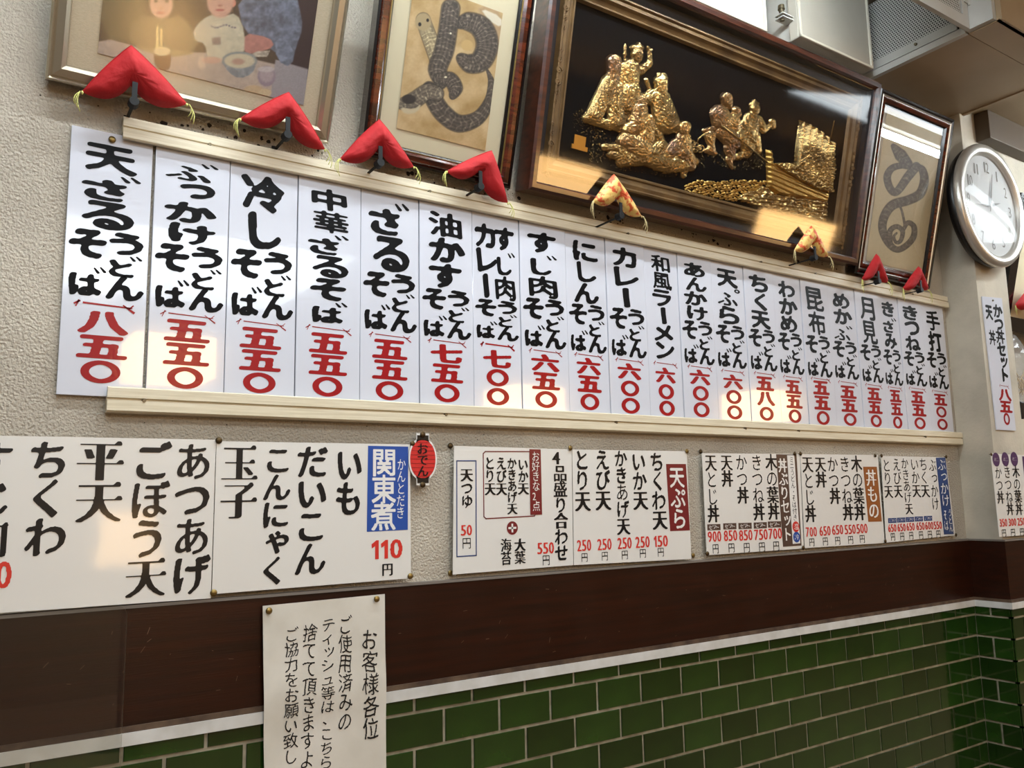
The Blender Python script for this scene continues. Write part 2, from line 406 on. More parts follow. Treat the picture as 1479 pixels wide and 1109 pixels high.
class Sheet:
    """flat print on a plane y = const: layers of letters and shapes, one mesh per colour"""
    def __init__(s, y): s.y = y; s.L = {}
    def lay(s, key): return s.L.setdefault(key, MB())
    def put(s, ch, style, key, xc, zc, w, h, N=48, fit=False, dy=0., skew=0.):
        V, F, bb = glyph(ch, style, N)
        if not len(V): return
        if fit:
            X = (V[:, 0]-(bb[0]+bb[1])/2)/max(bb[1]-bb[0], .05)*w; Z = (V[:, 1]-(bb[2]+bb[3])/2)/max(bb[3]-bb[2], .05)*h
        else: X = (V[:, 0]-.5)*w; Z = (V[:, 1]-.38)*h
        if ch in 'っゃッャ、': 
            X = X+.12*w; Z = Z+.10*h
        P = np.stack([xc+X+skew*Z, np.full(len(X), s.y-dy), zc+Z], 1); s.lay(key).add(P, F)
    def col(s, key, text, a, b, wpx, style='mincho', N=48, dy=.0004, hs=1.0, ws=1.0):
        key = (key[0], key[1], len(s.L))
        A = onY(*a, s.y); B = onY(*b, s.y); n = len(text); mid = ((a[0]+b[0])/2, (a[1]+b[1])/2)
        w = (onY(mid[0]+wpx/2, mid[1], s.y)-onY(mid[0]-wpx/2, mid[1], s.y))[0]*1.12*ws; x = (A[0]+B[0])/2
        h = (A[2]-B[2])/n
        for i, ch in enumerate(text):
            if ch == ' ': continue
            s.put(ch, style, key, x+(B[0]-A[0])*((i+.5)/n-.5), A[2]-(i+.5)*h, w, h*1.10*hs, N, dy=dy)
    def num(s, key, text, c, wpx, hpx, style='gothic', N=40, dy=.0004):
        key = (key[0], key[1], len(s.L))
        C = onY(*c, s.y); w = (onY(c[0]+wpx/2, c[1], s.y)-onY(c[0]-wpx/2, c[1], s.y))[0]; h = onY(c[0], c[1]-hpx/2, s.y)[2]-onY(c[0], c[1]+hpx/2, s.y)[2]
        wt = [.66 if q == '1' else 1. for q in text]; tot = sum(wt); x = C[0]-w/2
        for q, k in zip(text, wt):
            cw = w*k/tot
            if q == '1' and style == 'gothic':
                O1 = [(.46, -.5), (.46, .5), (.12, .5), (-.5, .30), (-.44, .08), (-.02, .20), (-.02, -.5)]
                s.lay(key).add([(x+cw/2+u*cw*.80, s.y-dy, C[2]+v*h) for u, v in O1], [tuple(range(7))]); x += cw; continue
            s.put(q, style, key, x+cw/2, C[2], cw*(.90 if q != '1' else .80), h, N, True, dy); x += cw
    def poly(s, key, pts, dy=.0002):
        key = (key[0], key[1], len(s.L))
        P = [onY(*p, s.y-dy) for p in pts]; s.lay(key).add(P, [tuple(range(len(P)))])
    def line(s, key, pts, t, closed=False, dy=.0003):
        key = (key[0], key[1], len(s.L))
        P = [onY(*p, s.y-dy) for p in pts]; n = len(P)
        for i in range(n if closed else n-1):
            a, b = P[i], P[(i+1) % n]; d = b-a; d /= np.linalg.norm(d); q = np.array([-d[2], 0, d[0]])*t/2; e = d*t/2
            s.lay(key).add([a-q-e, b-q+e, b+q+e, a+q-e], [(0, 1, 2, 3)])
    def disc(s, key, c, rpx, dy=.0003, rz=None):
        key = (key[0], key[1], len(s.L))
        C = onY(*c, s.y-dy); rx = (onY(c[0]+rpx, c[1], s.y)-onY(c[0]-rpx, c[1], s.y))[0]/2; rz = rx if rz is None else rz
        s.lay(key).add([(C[0]+rx*math.cos(t), C[1], C[2]+rz*math.sin(t)) for t in np.linspace(0, 2*math.pi, 24, endpoint=False)], [tuple(range(24))])
    def flush(s, parent):
        for k_, b in s.L.items():
            nm, m = k_[:2]
            F = [tuple(f) for f in b.F]
            mk(nm, b.V, F, m, parent)
TXT = ('lettering', INK); RED = ('price_figures', REDP)

# ------------------------------------------------------------------ the room
XC = 2.72; YP = -.112                      # inner corner with the pier, pier front
ZW0, ZW1 = .962, 1.150                     # wood board
w = struct(MB().box(-1.6, 6.5, 0, .12, 0, 2.8).go('wall_back', STUCCO))
pier = MB().box(XC, 2.922, YP, -.0005, 0, 2.80).box(2.922, 6.5, YP, -.0005, 0, 1.535).box(2.922, 6.5, YP, -.0005, 2.30, 2.80)
pr_ = struct(pier.go('wall_pier', PIERM))
struct(MB().box(-1.6, 6.5, -5.2, .12, -.1, 0).go('floor', ROOMF))
struct(MB().box(-1.6, 6.5, -5.2, .12, 2.80, 2.9).go('ceiling', ROOMW))
struct(MB().box(-1.72, -1.6, -5.2, .12, 0, 2.8).go('wall_left', ROOMW))
struct(MB().box(6.5, 6.62, -5.2, .12, 0, 2.8).go('wall_right', ROOMW))
struct(MB().box(-1.6, 6.5, -5.32, -5.2, 0, 2.8).go('wall_front', ROOMW))

# green tiles
PW, PH, G = .1245, .0640, .006
ZT = .9130                                 # joint under the cut top row
g = MB().box(-1.6, XC-.012, -.010, -.0003, 0, .945).go('grout_bed', GROUT, w)
def tilemesh(nm, wd_, hh, th=.0035):
    b = MB(); e = .0008
    V = [(-wd_/2, 0, -hh/2), (wd_/2, 0, -hh/2), (wd_/2, 0, hh/2), (-wd_/2, 0, hh/2)]
    V += [(x, -th*.7, z) for x, _, z in V]; V += [(x*(1-2*e/wd_), -th, z*(1-2*e/hh)) for x, _, z in V[:4]]
    F = [(i, (i+1) % 4, 4+(i+1) % 4, 4+i) for i in range(4)]+[(4+i, 4+(i+1) % 4, 8+(i+1) % 4, 8+i) for i in range(4)]+[(8, 9, 10, 11)]
    me = bpy.data.meshes.new(nm); me.from_pydata(V, [], F); me.materials.append(TILE); me.update(); return me
TM = {}
def tile(parent, x0, x1, z0, z1, y, face='y'):
    wd_, hh = round(x1-x0, 4), round(z1-z0, 4)
    if wd_ < .008 or hh < .006: return
    if (wd_, hh) not in TM: TM[(wd_, hh)] = tilemesh('tile', wd_, hh)
    o = bpy.data.objects.new('tile', TM[(wd_, hh)]); COL.objects.link(o); o.parent = parent
    jit = (random.uniform(-.006, .006), 0, random.uniform(-.008, .008))
    P = WORLD[parent.as_pointer()].translation
    if face == 'y': o.location = Vector(((x0+x1)/2, y, (z0+z1)/2))-P; o.rotation_euler = jit
    else: o.location = Vector((y, -(x0+x1)/2, (z0+z1)/2))-P; o.rotation_euler = (0, random.uniform(-.006, .006), -math.pi/2+random.uniform(-.008, .008))
stuff_b = MB()
xoff = onY(637., 1044., 0)[0]              # a vertical joint of the first full row
for r in range(-1, 14):
    z1 = ZT-G/2-r*PH; z0 = z1-PH+G
    if r == -1: z1 = .940; z0 = ZT+G/2
    ph = xoff+(0 if r % 2 == 0 else PW/2)
    k0 = int((-1.6-ph)/PW)-1
    for k in range(k0, 40):
        a, b_ = ph+k*PW+G/2, ph+(k+1)*PW-G/2
        b_ = min(b_, XC-.016); a = max(a, -1.59)
        if b_-a < .01: continue
        if r <= 8 and b_ > -.12: tile(w, a, b_, z0, z1, -.010)
        else: stuff_b.box(a, b_, -.0135, -.0095, z0, z1)
o = stuff_b.go('tile_field', TILE, w); o['kind'] = 'stuff'
# pier tiles: side face and front face
MB().box(XC-.012, XC-.0003, YP-.010, -.0003, 0, .945).box(XC-.012, 6.5, YP-.010, YP-.0003, 0, .945).go('grout_bed', GROUT, pr_)
st = MB()
for r in range(-1, 14):
    z1 = ZT-G/2-r*PH; z0 = z1-PH+G
    if r == -1: z1 = .940; z0 = ZT+G/2
    segs = [(.014, -YP+.008)] if r % 2 == 0 else [(.014, -YP/2+.002), (-YP/2+.008, -YP+.008)]
    for a, b_ in segs:
        if r <= 8: tile(pr_, a, b_, z0, z1, XC-.012, 'x')
        else: st.box(XC-.016, XC-.012, -b_, -a, z0, z1)
    x = XC-.014
    first = PW-G if r % 2 else PW/2
    while x < 6.4:
        e = min(x+first, 6.45)
        if r <= 8 and x < 3.4: tile(pr_, x, e, z0, z1, YP-.010)
        else: st.box(x, e, YP-.0135, YP-.0095, z0, z1)
        x = e+G; first = PW-G
o = st.go('tile_field', TILE, pr_); o['kind'] = 'stuff'
# wood board, brown bead, white strip along wall and round the pier
def wrap(name, m, d, z0, z1, bev=.002):
    b = MB(); b.box(-1.6, XC-d, -d, -.0002, z0, z1); b.box(XC-d, XC-.0002, YP-d, -.0002, z0, z1); b.box(XC-.0002, 6.5, YP-d, YP-.0002, z0, z1)
    return struct(b.go(name, m))
wrap('trim_1', WOOD, .0125, ZW0+.004, ZW1-.006)
wrap('trim_2', DUST, .0160, .9585, .9675)
wrap('trim_3', WHITETRIM, .0185, .9395, .9585)
wrap('trim_4', MATS['dull_brass'] if False else mat('grey_dust_ledge', (120, 112, 104), .8), .0145, ZW1-.006, ZW1-.001)

b = MB(); r_ = random.Random(3)
for k in range(70):
    x = r_.uniform(.1, 2.6); z = r_.uniform(ZW0+.012, ZW1-.02); L_ = r_.uniform(.002, .011); a = r_.choice((r_.uniform(-.25, .25), r_.uniform(.6, 1.4))); h = r_.uniform(.0003, .0006)
    d = np.array([math.cos(a), math.sin(a)])*L_/2; q = np.array([-d[1], d[0]])/np.hypot(*d)*h
    b.add([(x-d[0]-q[0], -.01262, z-d[1]-q[1]), (x+d[0]-q[0], -.01262, z+d[1]-q[1]), (x+d[0]+q[0], -.01262, z+d[1]+q[1]), (x-d[0]+q[0], -.01262, z-d[1]+q[1])], [(0, 1, 2, 3)])
o = b.go('scratches', mat('scratch_pale', (96, 68, 48), .6), bpy.context.scene.objects['trim_1']); o['kind'] = 'stuff'
b = MB()
for k in range(150):
    cx_ = r_.choice((.26, .54, .74, .93, 1.26, 2.02, 2.25, .4, 1.6, r_.uniform(.1, 2.6))); x = cx_+r_.gauss(0, .05); z = 1.968+r_.gauss(0, .014); rr = abs(r_.gauss(0, .0022))+.0007
    if z < 1.951: continue
    b.add([(x+rr*r_.uniform(.6, 1.3)*math.cos(t_), -.0006, z+rr*r_.uniform(.6, 1.2)*math.sin(t_)) for t_ in np.linspace(0, 2*math.pi, 8, endpoint=False)], [tuple(range(8))])
for k in range(60):
    x, z = r_.uniform(-.1, 2.7), r_.choice((r_.uniform(1.40, 1.445), r_.uniform(1.2, 2.3))); rr = r_.uniform(.0006, .0014)
    b.add([(x+rr*math.cos(t_), -.0006, z+rr*math.sin(t_)) for t_ in np.linspace(0, 2*math.pi, 6, endpoint=False)], [tuple(range(6))])
o = b.go('soot_specks', mat('soot', (40, 32, 26), .9), w); o['kind'] = 'stuff'

# ------------------------------------------------------------------ menu rails
ZR0, ZR1 = 1.9075, 1.9480                  # top rail
ZB0, ZB1 = 1.4505, 1.4915                  # bottom rail
def rail(z0, z1, x0, x1, top, label, screws):
    t = empty('menu_rail', ((x0+x1)/2, 0, z0)); tag(t, label, 'rail')
    h = z1-z0
    if top: prof = [(-.0003, z0+.014), (-.0003, z1), (-.014, z1), (-.020, z1-.003), (-.020, z0+h*.55), (-.0165, z0+h*.53), (-.0165, z0+h*.48), (-.022, z0+h*.45), (-.022, z0+.002), (-.020, z0), (-.0142, z0), (-.0142, z0+.014)]
    else: prof = [(-.0003, z0), (-.0003, z1-.014), (-.0142, z1-.014), (-.0142, z1), (-.020, z1), (-.022, z1-.002), (-.022, z0+h*.58), (-.0165, z0+h*.55), (-.0165, z0+h*.50), (-.021, z0+h*.48), (-.021, z0+.003), (-.017, z0)]
    V, F = prism_x(prof, x0, x1); F[-2:] = [tuple(F[-2]), tuple(F[-1])]
    mk('channel', V, F, RAIL, t)
    for x in screws:
        zz = z0+h*.5
        MB().cyl((x, -.0160, zz), (x, -.0225, zz), .0035, .0028, 10).go('screw', SCREW, t)
    return t
rail(ZR0, ZR1, .186, 2.708, True, 'cream grooved rail above the brush-lettered menu strips', [onY(299, 215, 0)[0], onY(614, 284, 0)[0], onY(899, 342, 0)[0], onY(1091, 386, 0)[0], onY(1170, 402, 0)[0], onY(1310, 431, 0)[0]])
rail(ZB0, ZB1, .182, 2.716, False, 'cream grooved rail below the brush-lettered menu strips', [onY(205, 579, 0)[0], onY(637, 599, 0)[0], onY(882, 612, 0)[0], onY(1068, 620, 0)[0], onY(1145, 625, 0)[0], onY(1328, 634, 0)[0]])

# ------------------------------------------------------------------ brush-lettered strips
EDG = [.0765, .1634, .2509, .3366, .4230, .5101, .5962, .6790, .7665, .8480, .9330, 1.0100, 1.0938, 1.1787, 1.2620, 1.3423, 1.4284, 1.5180, 1.6010, 1.6740, 1.7660, 1.8560]
ST = [('天ざる', 213, 335, 433, 450, 556, '八五〇'), ('ぶっかけ', 236, 356, 450, 463, 564, '五五〇'), ('冷し', 256, 363, 461, 474, 570, '五五〇'),
      ('中華ざるそば', 276, 469, 0, 482, 575, '五五〇'), ('ざる', 292, 395, 480, 491, 580, '五五〇'), ('油かす', 309, 419, 490, 498, 583, '七五〇'),
      ('カレー|すじ肉', 327, 434, 492, 506, 587, '七〇〇'), ('すじ肉', 337, 432, 504, 512, 591, '六五〇'), ('にしん', 350, 440, 510, 517, 594, '六五〇'),
      ('カレー', 359, 446, 517, 525, 599, '六〇〇'), ('和風ラーメン', 370, 520, 0, 531, 602, '六〇〇'), ('あんかけ', 381, 464, 527, 534, 604, '六〇〇'),
      ('天ぷら', 390, 470, 532, 541, 607, '六〇〇'), ('ちく天', 398, 476, 536, 544, 609, '五八〇'), ('わかめ', 407, 481, 541, 549, 612, '五五〇'),
      ('昆布', 416, 485, 545, 550, 615, '五五〇'), ('めかぶ', 424, 493, 548, 557, 616, '五五〇'), ('月見', 430, 498, 553, 560, 618, '五五〇'),
      ('きざみ', 436, 505, 557, 563, 620, '五五〇'), ('きつね', 442, 508, 558, 565, 621, '五五〇'), ('手打', 449, 509, 562, 569, 622, '五〇〇')]
def bracket(sh, x0, x1, z, key, w_):
    """flat brush bracket: a long bar with a small hook at the left and a barbed tail at the right"""
    b = sh.lay(key); t = w_
    def seg(a, c, ta, tb):
        a = np.array(a, float); c = np.array(c, float); d = c-a; d /= np.linalg.norm(d); q = np.array([-d[1], d[0]])
        P = [a-q*ta/2, c-q*tb/2, c+q*tb/2, a+q*ta/2]; b.add([(p[0], sh.y-.0004, p[1]) for p in P], [(0, 1, 2, 3)])
    W = x1-x0
    seg((x0+.14*W, z), (x1-.04*W, z-.002), t*1.1, t*.8); seg((x0, z-.003), (x0+.10*W, z+.003), t, t)
    seg((x0+.08*W, z+.004), (x0+.03*W, z-.007), t, t*.7); seg((x0+.80*W, z+.002), (x1, z-.010), t*.7, t*1.4); seg((x0+.90*W, z-.004), (x1-.02*W, z+.003), t*.7, t*.7)
BV = ('lettering', BLACKV); RV = ('price_lettering', REDV)
names = ['first', 'second', 'third']
strip_words = {'天ざる': 'broad strip at the left end, sticking out past both rails', }
for i, (txt, t0, t1, b1, p0, p1, price) in enumerate(ST):
    x0, x1 = EDG[i]*1.45+.0008, EDG[i+1]*1.45-.0008
    yy = -.0052-.0016*(i % 2)
    z0, z1 = 1.4780, 1.9195
    if i == 0: z0, z1 = 1.4760, 1.9165
    if i == 0: x1 -= .0012
    if i == 1: x0 += .002
    s = empty('menu_strip', ((x0+x1)/2, 0, z0))
    MB().box(x0, x1, yy-.0035, yy+.0045, z0, z1, .0008).go('plate', PLATE, s)
    sh = Sheet(yy-.0035); W = x1-x0; xc = (x0+x1)/2; N = 64 if i < 8 else 56
    zz = lambda p: zat(xc, p)
    zt, zm = zz(t0), zz(t1)
    def colm(text, xm, za, zb, w, style='brush', key=BV):
        h = (za-zb)/len(text)
        for k, ch in enumerate(text):
            hh = h*(.97 if ch not in 'っゃッ' else .72)
            ww = w*{'ー': .26, 'し': .72, 'っ': .72, 'ッ': .7, 'く': .62, 'じ': .9, 'つ': .95, 'か': 1.05, 'ざ': 1.1, 'ぶ': 1.1, 'ぷ': 1.12}.get(ch, .96)
            sh.put(ch, style, key+(xm,), xm+(k % 2-.5)*W*.03, za-(k+.5)*h, ww, hh, N, True, .0004, -.08)
    if '|' in txt:
        l, r = txt.split('|'); colm(l, xc-.21*W, zt, zm, W*.46); colm(r, xc+.20*W, zt, zm, W*.46)
    else: colm(txt, xc-.0*W, zt, zm, W*(.66 if len(txt) < 5 else .60))
    if b1:
        zb = zz(b1)
        H = zm-zb
        sh.put('そ', 'brush', BV+('soba',), xc-.235*W, zm-.23*H, W*.45, H*.42, N, True, .0004, -.08)
        sh.put('ば', 'brush', BV+('soba',), xc-.215*W, zm-.77*H, W*.45, H*.44, N, True, .0004, -.08)
        for k, ch in enumerate('うどん'): sh.put(ch, 'brush', BV+('udon',), xc+.225*W, zm-(.17+.325*k)*H, W*(.42 if k < 2 else .47), H*(.33 if k < 2 else .36), N, True, .0004, -.08)
    zp0, zp1 = zz(p0), zz(p1); h = (zp0-zp1)/3
    zbr = (zz(b1 or t1)+zp0)/2
    bracket(sh, xc-.36*W, xc+.36*W, zbr, ('bracket_mark', REDV), .0030 if i in (0, 6) else .0016)
    for k, ch in enumerate(price):
        if ch == '〇':
            # oval ring, wider at the sides
            V = []; n = 30; zc = zp0-(k+.5)*h; rx, rz = W*.235, h*.46
            for q in range(n):
                a = 2*math.pi*q/n; th = .0090+.0035*abs(math.cos(a))
                V += [(xc-.01*W+rx*math.cos(a), sh.y-.0004, zc+rz*math.sin(a)), (xc-.01*W+(rx-th*1.0)*math.cos(a), sh.y-.0004, zc+(rz-th*.75)*math.sin(a))]
            sh.lay(RV).add(V, [(2*q, 2*((q+1) % n), 2*((q+1) % n)+1, 2*q+1) for q in range(n)])
        else: sh.put(ch, 'brushr', RV, xc-.01*W, zp0-(k+.5)*h, W*.60, h*.93, N, True, .0004, -.04)
    sh.flush(s)
    ORD = ['leftmost', 'second', 'third', 'fourth', 'fifth', 'sixth', 'seventh', 'eighth', 'ninth', 'tenth', 'eleventh', 'twelfth', 'thirteenth', 'fourteenth', 'fifteenth', 'sixteenth', 'seventeenth', 'eighteenth', 'nineteenth', 'twentieth', 'rightmost']
    ROM = ['tenzaru', 'bukkake', 'hiyashi', 'chuka zaru soba', 'zaru', 'aburakasu', 'sujiniku karee', 'sujiniku', 'nishin', 'karee', 'wafu raamen', 'ankake', 'tenpura', 'chikuten', 'wakame', 'konbu', 'mekabu', 'tsukimi', 'kizami', 'kitsune', 'teuchi']
    where = 'of the row' if i in (0, 20) else 'from the left'
    tag(s, f'white menu strip, {ORD[i]} {where}, brush-lettered {txt.replace("|", " ")} ({ROM[i]}) over red {price}', 'menu strip', 'brush-lettered strips between the rails')

# ------------------------------------------------------------------ sheets along the board
def sheet(name, quad, y, label, m=PAPER, th=.0012, cat='menu sheet', group='printed menu sheets along the wood board', amp=0.0):
    P = np.array([onY(*q, y) for q in quad]); c = P.mean(0); t = empty(name, (c[0], 0, P[:, 2].min())); tag(t, label, cat, group)
    V = []; F = []; nx, nz = 10, 10
    for k, dy in enumerate((0, th)):
        for j in range(nz+1):
            for i in range(nx+1):
                u, v = i/nx, j/nz
                p = (P[0]*(1-u)+P[1]*u)*(1-v)+(P[3]*(1-u)+P[2]*u)*v
                V.append((p[0], y+dy-amp*math.sin(3.3*u+1)*math.sin(4*v+.5), p[2]))
    n = (nx+1)*(nz+1); q = lambda i, j: j*(nx+1)+i
    for j in range(nz):
        for i in range(nx):
            F.append((q(i, j), q(i, j+1), q(i+1, j+1), q(i+1, j))); F.append((n+q(i, j), n+q(i+1, j), n+q(i+1, j+1), n+q(i, j+1)))
    for i in range(nx): F.append((q(i, 0), q(i+1, 0), n+q(i+1, 0), n+q(i, 0))); F.append((q(i, nz), n+q(i, nz), n+q(i+1, nz), q(i+1, nz)))
    for j in range(nz): F.append((q(0, j), n+q(0, j), n+q(0, j+1), q(0, j+1))); F.append((q(nx, j), q(nx, j+1), n+q(nx, j+1), n+q(nx, j)))
    mk('paper', V, F, m, t, smooth=False)
    return t
YS = -.0165
t = sheet('menu_sheet', [(-160, 626), (312, 635), (304.5, 864), (-160, 896)], YS, 'long white sheet at far left listing foods ending in 天 and ちくわ in big black type')
s = Sheet(YS-.0002)
for a in (('あつあげ', (280, 639), (274.6, 857), 50), ('ごぼう天', (221, 638), (209, 862), 52), ('平天', (146, 635), (142, 754), 60), ('ちくわ', (72, 636), (65, 803), 56), ('すじ肉', (-10, 637), (-20, 806), 58)):
    s.col(TXT, *a, N=88)
s.num(RED, '0', (5, 830), 26, 38); s.flush(t)
t = sheet('menu_sheet', [(313, 637), (592, 641.7), (593.7, 835), (306, 858)], YS-.001, 'white sheet headed 関東煮 in a blue panel with red 110')
s = Sheet(YS-.0012)
for a in (('玉子', (346.8, 642), (344, 749), 46), ('こんにゃく', (402, 644), (393.5, 844), 38), ('だいこん', (452, 643), (447, 830), 42), ('いも', (504.6, 646), (503, 744), 36)):
    s.col(TXT, *a, N=88)
s.poly(('blue_panel', BLUEP), [(531.6, 643.7), (589.7, 645), (589, 765), (529.8, 768)])
s.col(('panel_lettering', WHITEP), '関東煮', (555, 648), (553.8, 765), 33, 'bold', 72); s.col(('panel_lettering', WHITEP), 'かんとだき', (580, 662), (578, 749), 12, 'plain', 40)
s.num(RED, '110', (558.9, 793), 47, 27); s.col(TXT, '円', (559.6, 813), (559.6, 831), 15, 'bold', 40); s.flush(t)
# oden lantern sticker
LC = onY(610.6, 663, YS-.004); t = empty('lantern_sticker', (LC[0], 0, LC[2]-.05)); tag(t, 'small red paper lantern cut-out lettered おでん pinned beside the blue-headed sheet', 'sticker')
kx = (onY(629.6, 663, 0)-onY(591.6, 663, 0))[0]/38; kz = (onY(610, 627, 0)-onY(610, 699, 0))[2]/72
def blob(rx, rz, n=36, p=2.2): return [(rx*np.sign(math.cos(a))*abs(math.cos(a))**(2/p), rz*np.sign(math.sin(a))*abs(math.sin(a))**(2/p)) for a in np.linspace(0, 2*math.pi, n, endpoint=False)]
def plate(b, pts, y0, y1, cx, cz):
    n = len(pts); V = [(cx+x, y1, cz+z) for x, z in pts]+[(cx+x, y0, cz+z) for x, z in pts]
    b.add(V, [tuple(range(n)), tuple(reversed(range(n, 2*n)))]+[(i, n+i, n+(i+1) % n, (i+1) % n) for i in range(n)])
b = MB(); plate(b, blob(20*kx, 30*kz), YS-.003, YS-.0045, LC[0], LC[2]); b.box(LC[0]-9*kx, LC[0]+9*kx, YS-.0045, YS-.003, LC[2]-37*kz, LC[2]+37*kz); b.go('card', WHITEP, t)
b = MB(); plate(b, blob(18*kx, 27*kz), YS-.0045, YS-.0050, LC[0], LC[2]); b.go('lantern_body', LANT, t)
b = MB()
for k in range(-4, 5):
    hw = 18*kx*math.sqrt(max(0, 1-(k*6/29.)**2))*.97; b.box(LC[0]-hw, LC[0]+hw, YS-.0054, YS-.0050, LC[2]+k*6*kz-.0006, LC[2]+k*6*kz+.0006)
b.go('lantern_ribs', mat('lantern_rib', (150, 22, 26), .4), t)
for zc_ in (30.5, -30.5): MB().box(LC[0]-8*kx, LC[0]+8*kx, YS-.0052, YS-.0045, LC[2]+(zc_-3.5)*kz, LC[2]+(zc_+3.5)*kz).go('lantern_cap', BLACKP, t)
s = Sheet(YS-.0056); s.col(TXT, 'おでん', (610, 640), (611, 688), 15, 'bold', 44); s.flush(t)

t = sheet('menu_sheet', [(655.8, 643.7), (825.5, 649), (828, 816), (654, 829.6)], YS, 'white sheet with maroon-framed list and 550, left of the tempura (天ぷら) sheet')
s = Sheet(YS-.0002)
for a in (('4品盛り合わせ', (808, 649.5), (811.4, 810), 18), ('いか天', (755, 662), (756, 714), 14), ('かきあげ天', (739, 661), (740, 742.6), 13), ('えび天', (723.6, 660), (724.5, 715), 14), ('とり天', (707, 659.6), (708, 715), 14),
          ('大葉', (751, 777.7), (751, 813.8), 14.5), ('海苔', (731, 777.7), (731, 815.7), 14.5), ('天つゆ', (674, 676), (674.5, 733.4), 16)):
    s.col(TXT, *a, N=44)
s.num(RED, '550', (788, 791.4), 25, 16); s.num(RED, '50', (673.5, 765.6), 17, 15)
s.col(TXT, '円', (788.7, 801), (788.7, 816), 11, 'bold', 36); s.col(TXT, '円', (674, 776), (674, 792), 13, 'bold', 36)
MR = ('maroon_print', MAROONP)
s.line(MR, [(764.5, 652), (701, 652), (698, 655), (699, 746), (702, 749), (772, 745), (774, 741)], .0022)
s.poly(MR, [(764.5, 648.5), (781, 649), (783, 743), (766, 743.5)], .0006)
s.col(('panel_lettering', WHITEP), 'お好きな2点', (773, 652), (774.5, 738), 10.5, 'bold', 36, dy=.001)
s.disc(MR, (740, 762.4), 8); s.line(('panel_lettering', WHITEP), [(735.5, 762.6), (744.5, 762.2)], .0042, dy=.0008); s.line(('panel_lettering', WHITEP), [(739.9, 757.6), (740.1, 767.4)], .0042, dy=.0008)
s.line(('frame_line', NAVYP), [(659.8, 665.4), (687.5, 665.4), (688, 802), (660, 803.8)], .0022, True); s.flush(t)

t = sheet('menu_sheet', [(826.5, 649), (991.8, 651.6), (998.6, 807), (829, 816)], YS-.0005, 'white sheet headed tempura (天ぷら) in a maroon panel')
s = Sheet(YS-.0007)
for a in (('ちくわ天', (947.8, 653), (953.8, 764.5), 19), ('いか天', (921.4, 653), (925.9, 736), 19), ('かきあげ天', (895.8, 650), (901, 772), 17), ('えび天', (869.4, 649.5), (871.5, 736.6), 20), ('とり天', (839.6, 649.5), (842, 738), 20)): s.col(TXT, *a, N=48)
for v, c in (('150', (954.3, 781.4)), ('250', (928, 782.7)), ('250', (902, 784.3)), ('250', (873, 786)), ('250', (843.6, 787.5))): s.num(RED, v, c, 21, 16)
for c in ((954.3, 797), (928.4, 798.8), (902.4, 801), (873.4, 802.7), (844.2, 804.6)): s.col(TXT, '円', (c[0], c[1]-6.5), (c[0], c[1]+6.5), 9.5, 'bold', 36)
s.poly(MR, [(962, 670), (990.7, 670), (996.5, 765.8), (968, 767)]); s.col(('panel_lettering', WHITEP), '天ぷら', (976.5, 674), (982, 763.7), 20, 'bold', 60, dy=.0006); s.flush(t)

t = sheet('menu_sheet', [(1014, 654.3), (1155, 655.7), (1161, 792), (1021, 801.7)], YS, 'white sheet with brown bowl-set (丼ぶりセット) panel and prices 900 to 700')
s = Sheet(YS-.0002)
for a in (('天とじ丼', (1025.7, 655.7), (1031, 753.9), 15.5), ('天丼', (1048.7, 656), (1050.8, 702.5), 15.5), ('かつ丼', (1070, 656), (1073.6, 726.8), 15.5), ('きつね丼', (1092, 656), (1096.8, 751), 15.5), ('木の葉丼', (1113, 655.7), (1118, 750), 15.5)): s.col(TXT, *a, N=40)
for v, c in (('900', (1032, 774.7)), ('850', (1055, 773.3)), ('850', (1077, 772.8)), ('750', (1099, 772)), ('700', (1119.5, 770.6))):
    s.num(RED, v, c, 20, 15); s.col(TXT, '円', (c[0]+1.5, c[1]+10.5), (c[0]+1.5, c[1]+24.5), 9, 'bold', 32)
    q = (c[0]-1, c[1]-13.3); s.poly(('brown_print', BROWNP), [(q[0]-9.5, q[1]-4.2), (q[0]+9.5, q[1]-4.8), (q[0]+9.8, q[1]+4.0), (q[0]-9.2, q[1]+4.6)])
    s.num(('panel_lettering', WHITEP), 'セット', q, 15, 6, 'plain', 24, dy=.0005)
s.poly(('brown_print', BROWNP), [(1120.9, 656), (1150.5, 656.5), (1157.7, 787.7), (1131, 789.6)])
s.col(('panel_lettering', WHITEP), '丼ぶりセット', (1129.3, 662), (1137.6, 781.5), 12, 'bold', 40, dy=.0006)
s.poly(('white_band', WHITEP), [(1136.8, 657.5), (1147.2, 657.5), (1156, 784.5), (1145, 785.5)], .0005)
s.col(TXT, 'ミニうどん・そば付き', (1142.6, 659), (1148.4, 752), 6, 'plain', 26, dy=.0008)
s.disc(RED, (1149.6, 760.6), 5, dy=.0007); s.disc(('blue_print', BLUEP), (1150.6, 775.5), 5, dy=.0007)
s.col(('panel_lettering', WHITEP), '温', (1149.6, 756.4), (1149.6, 764.6), 6.5, 'plain', 26, dy=.001); s.col(('panel_lettering', WHITEP), '冷', (1150.6, 771.4), (1150.6, 779.6), 6.5, 'plain', 26, dy=.001); s.flush(t)

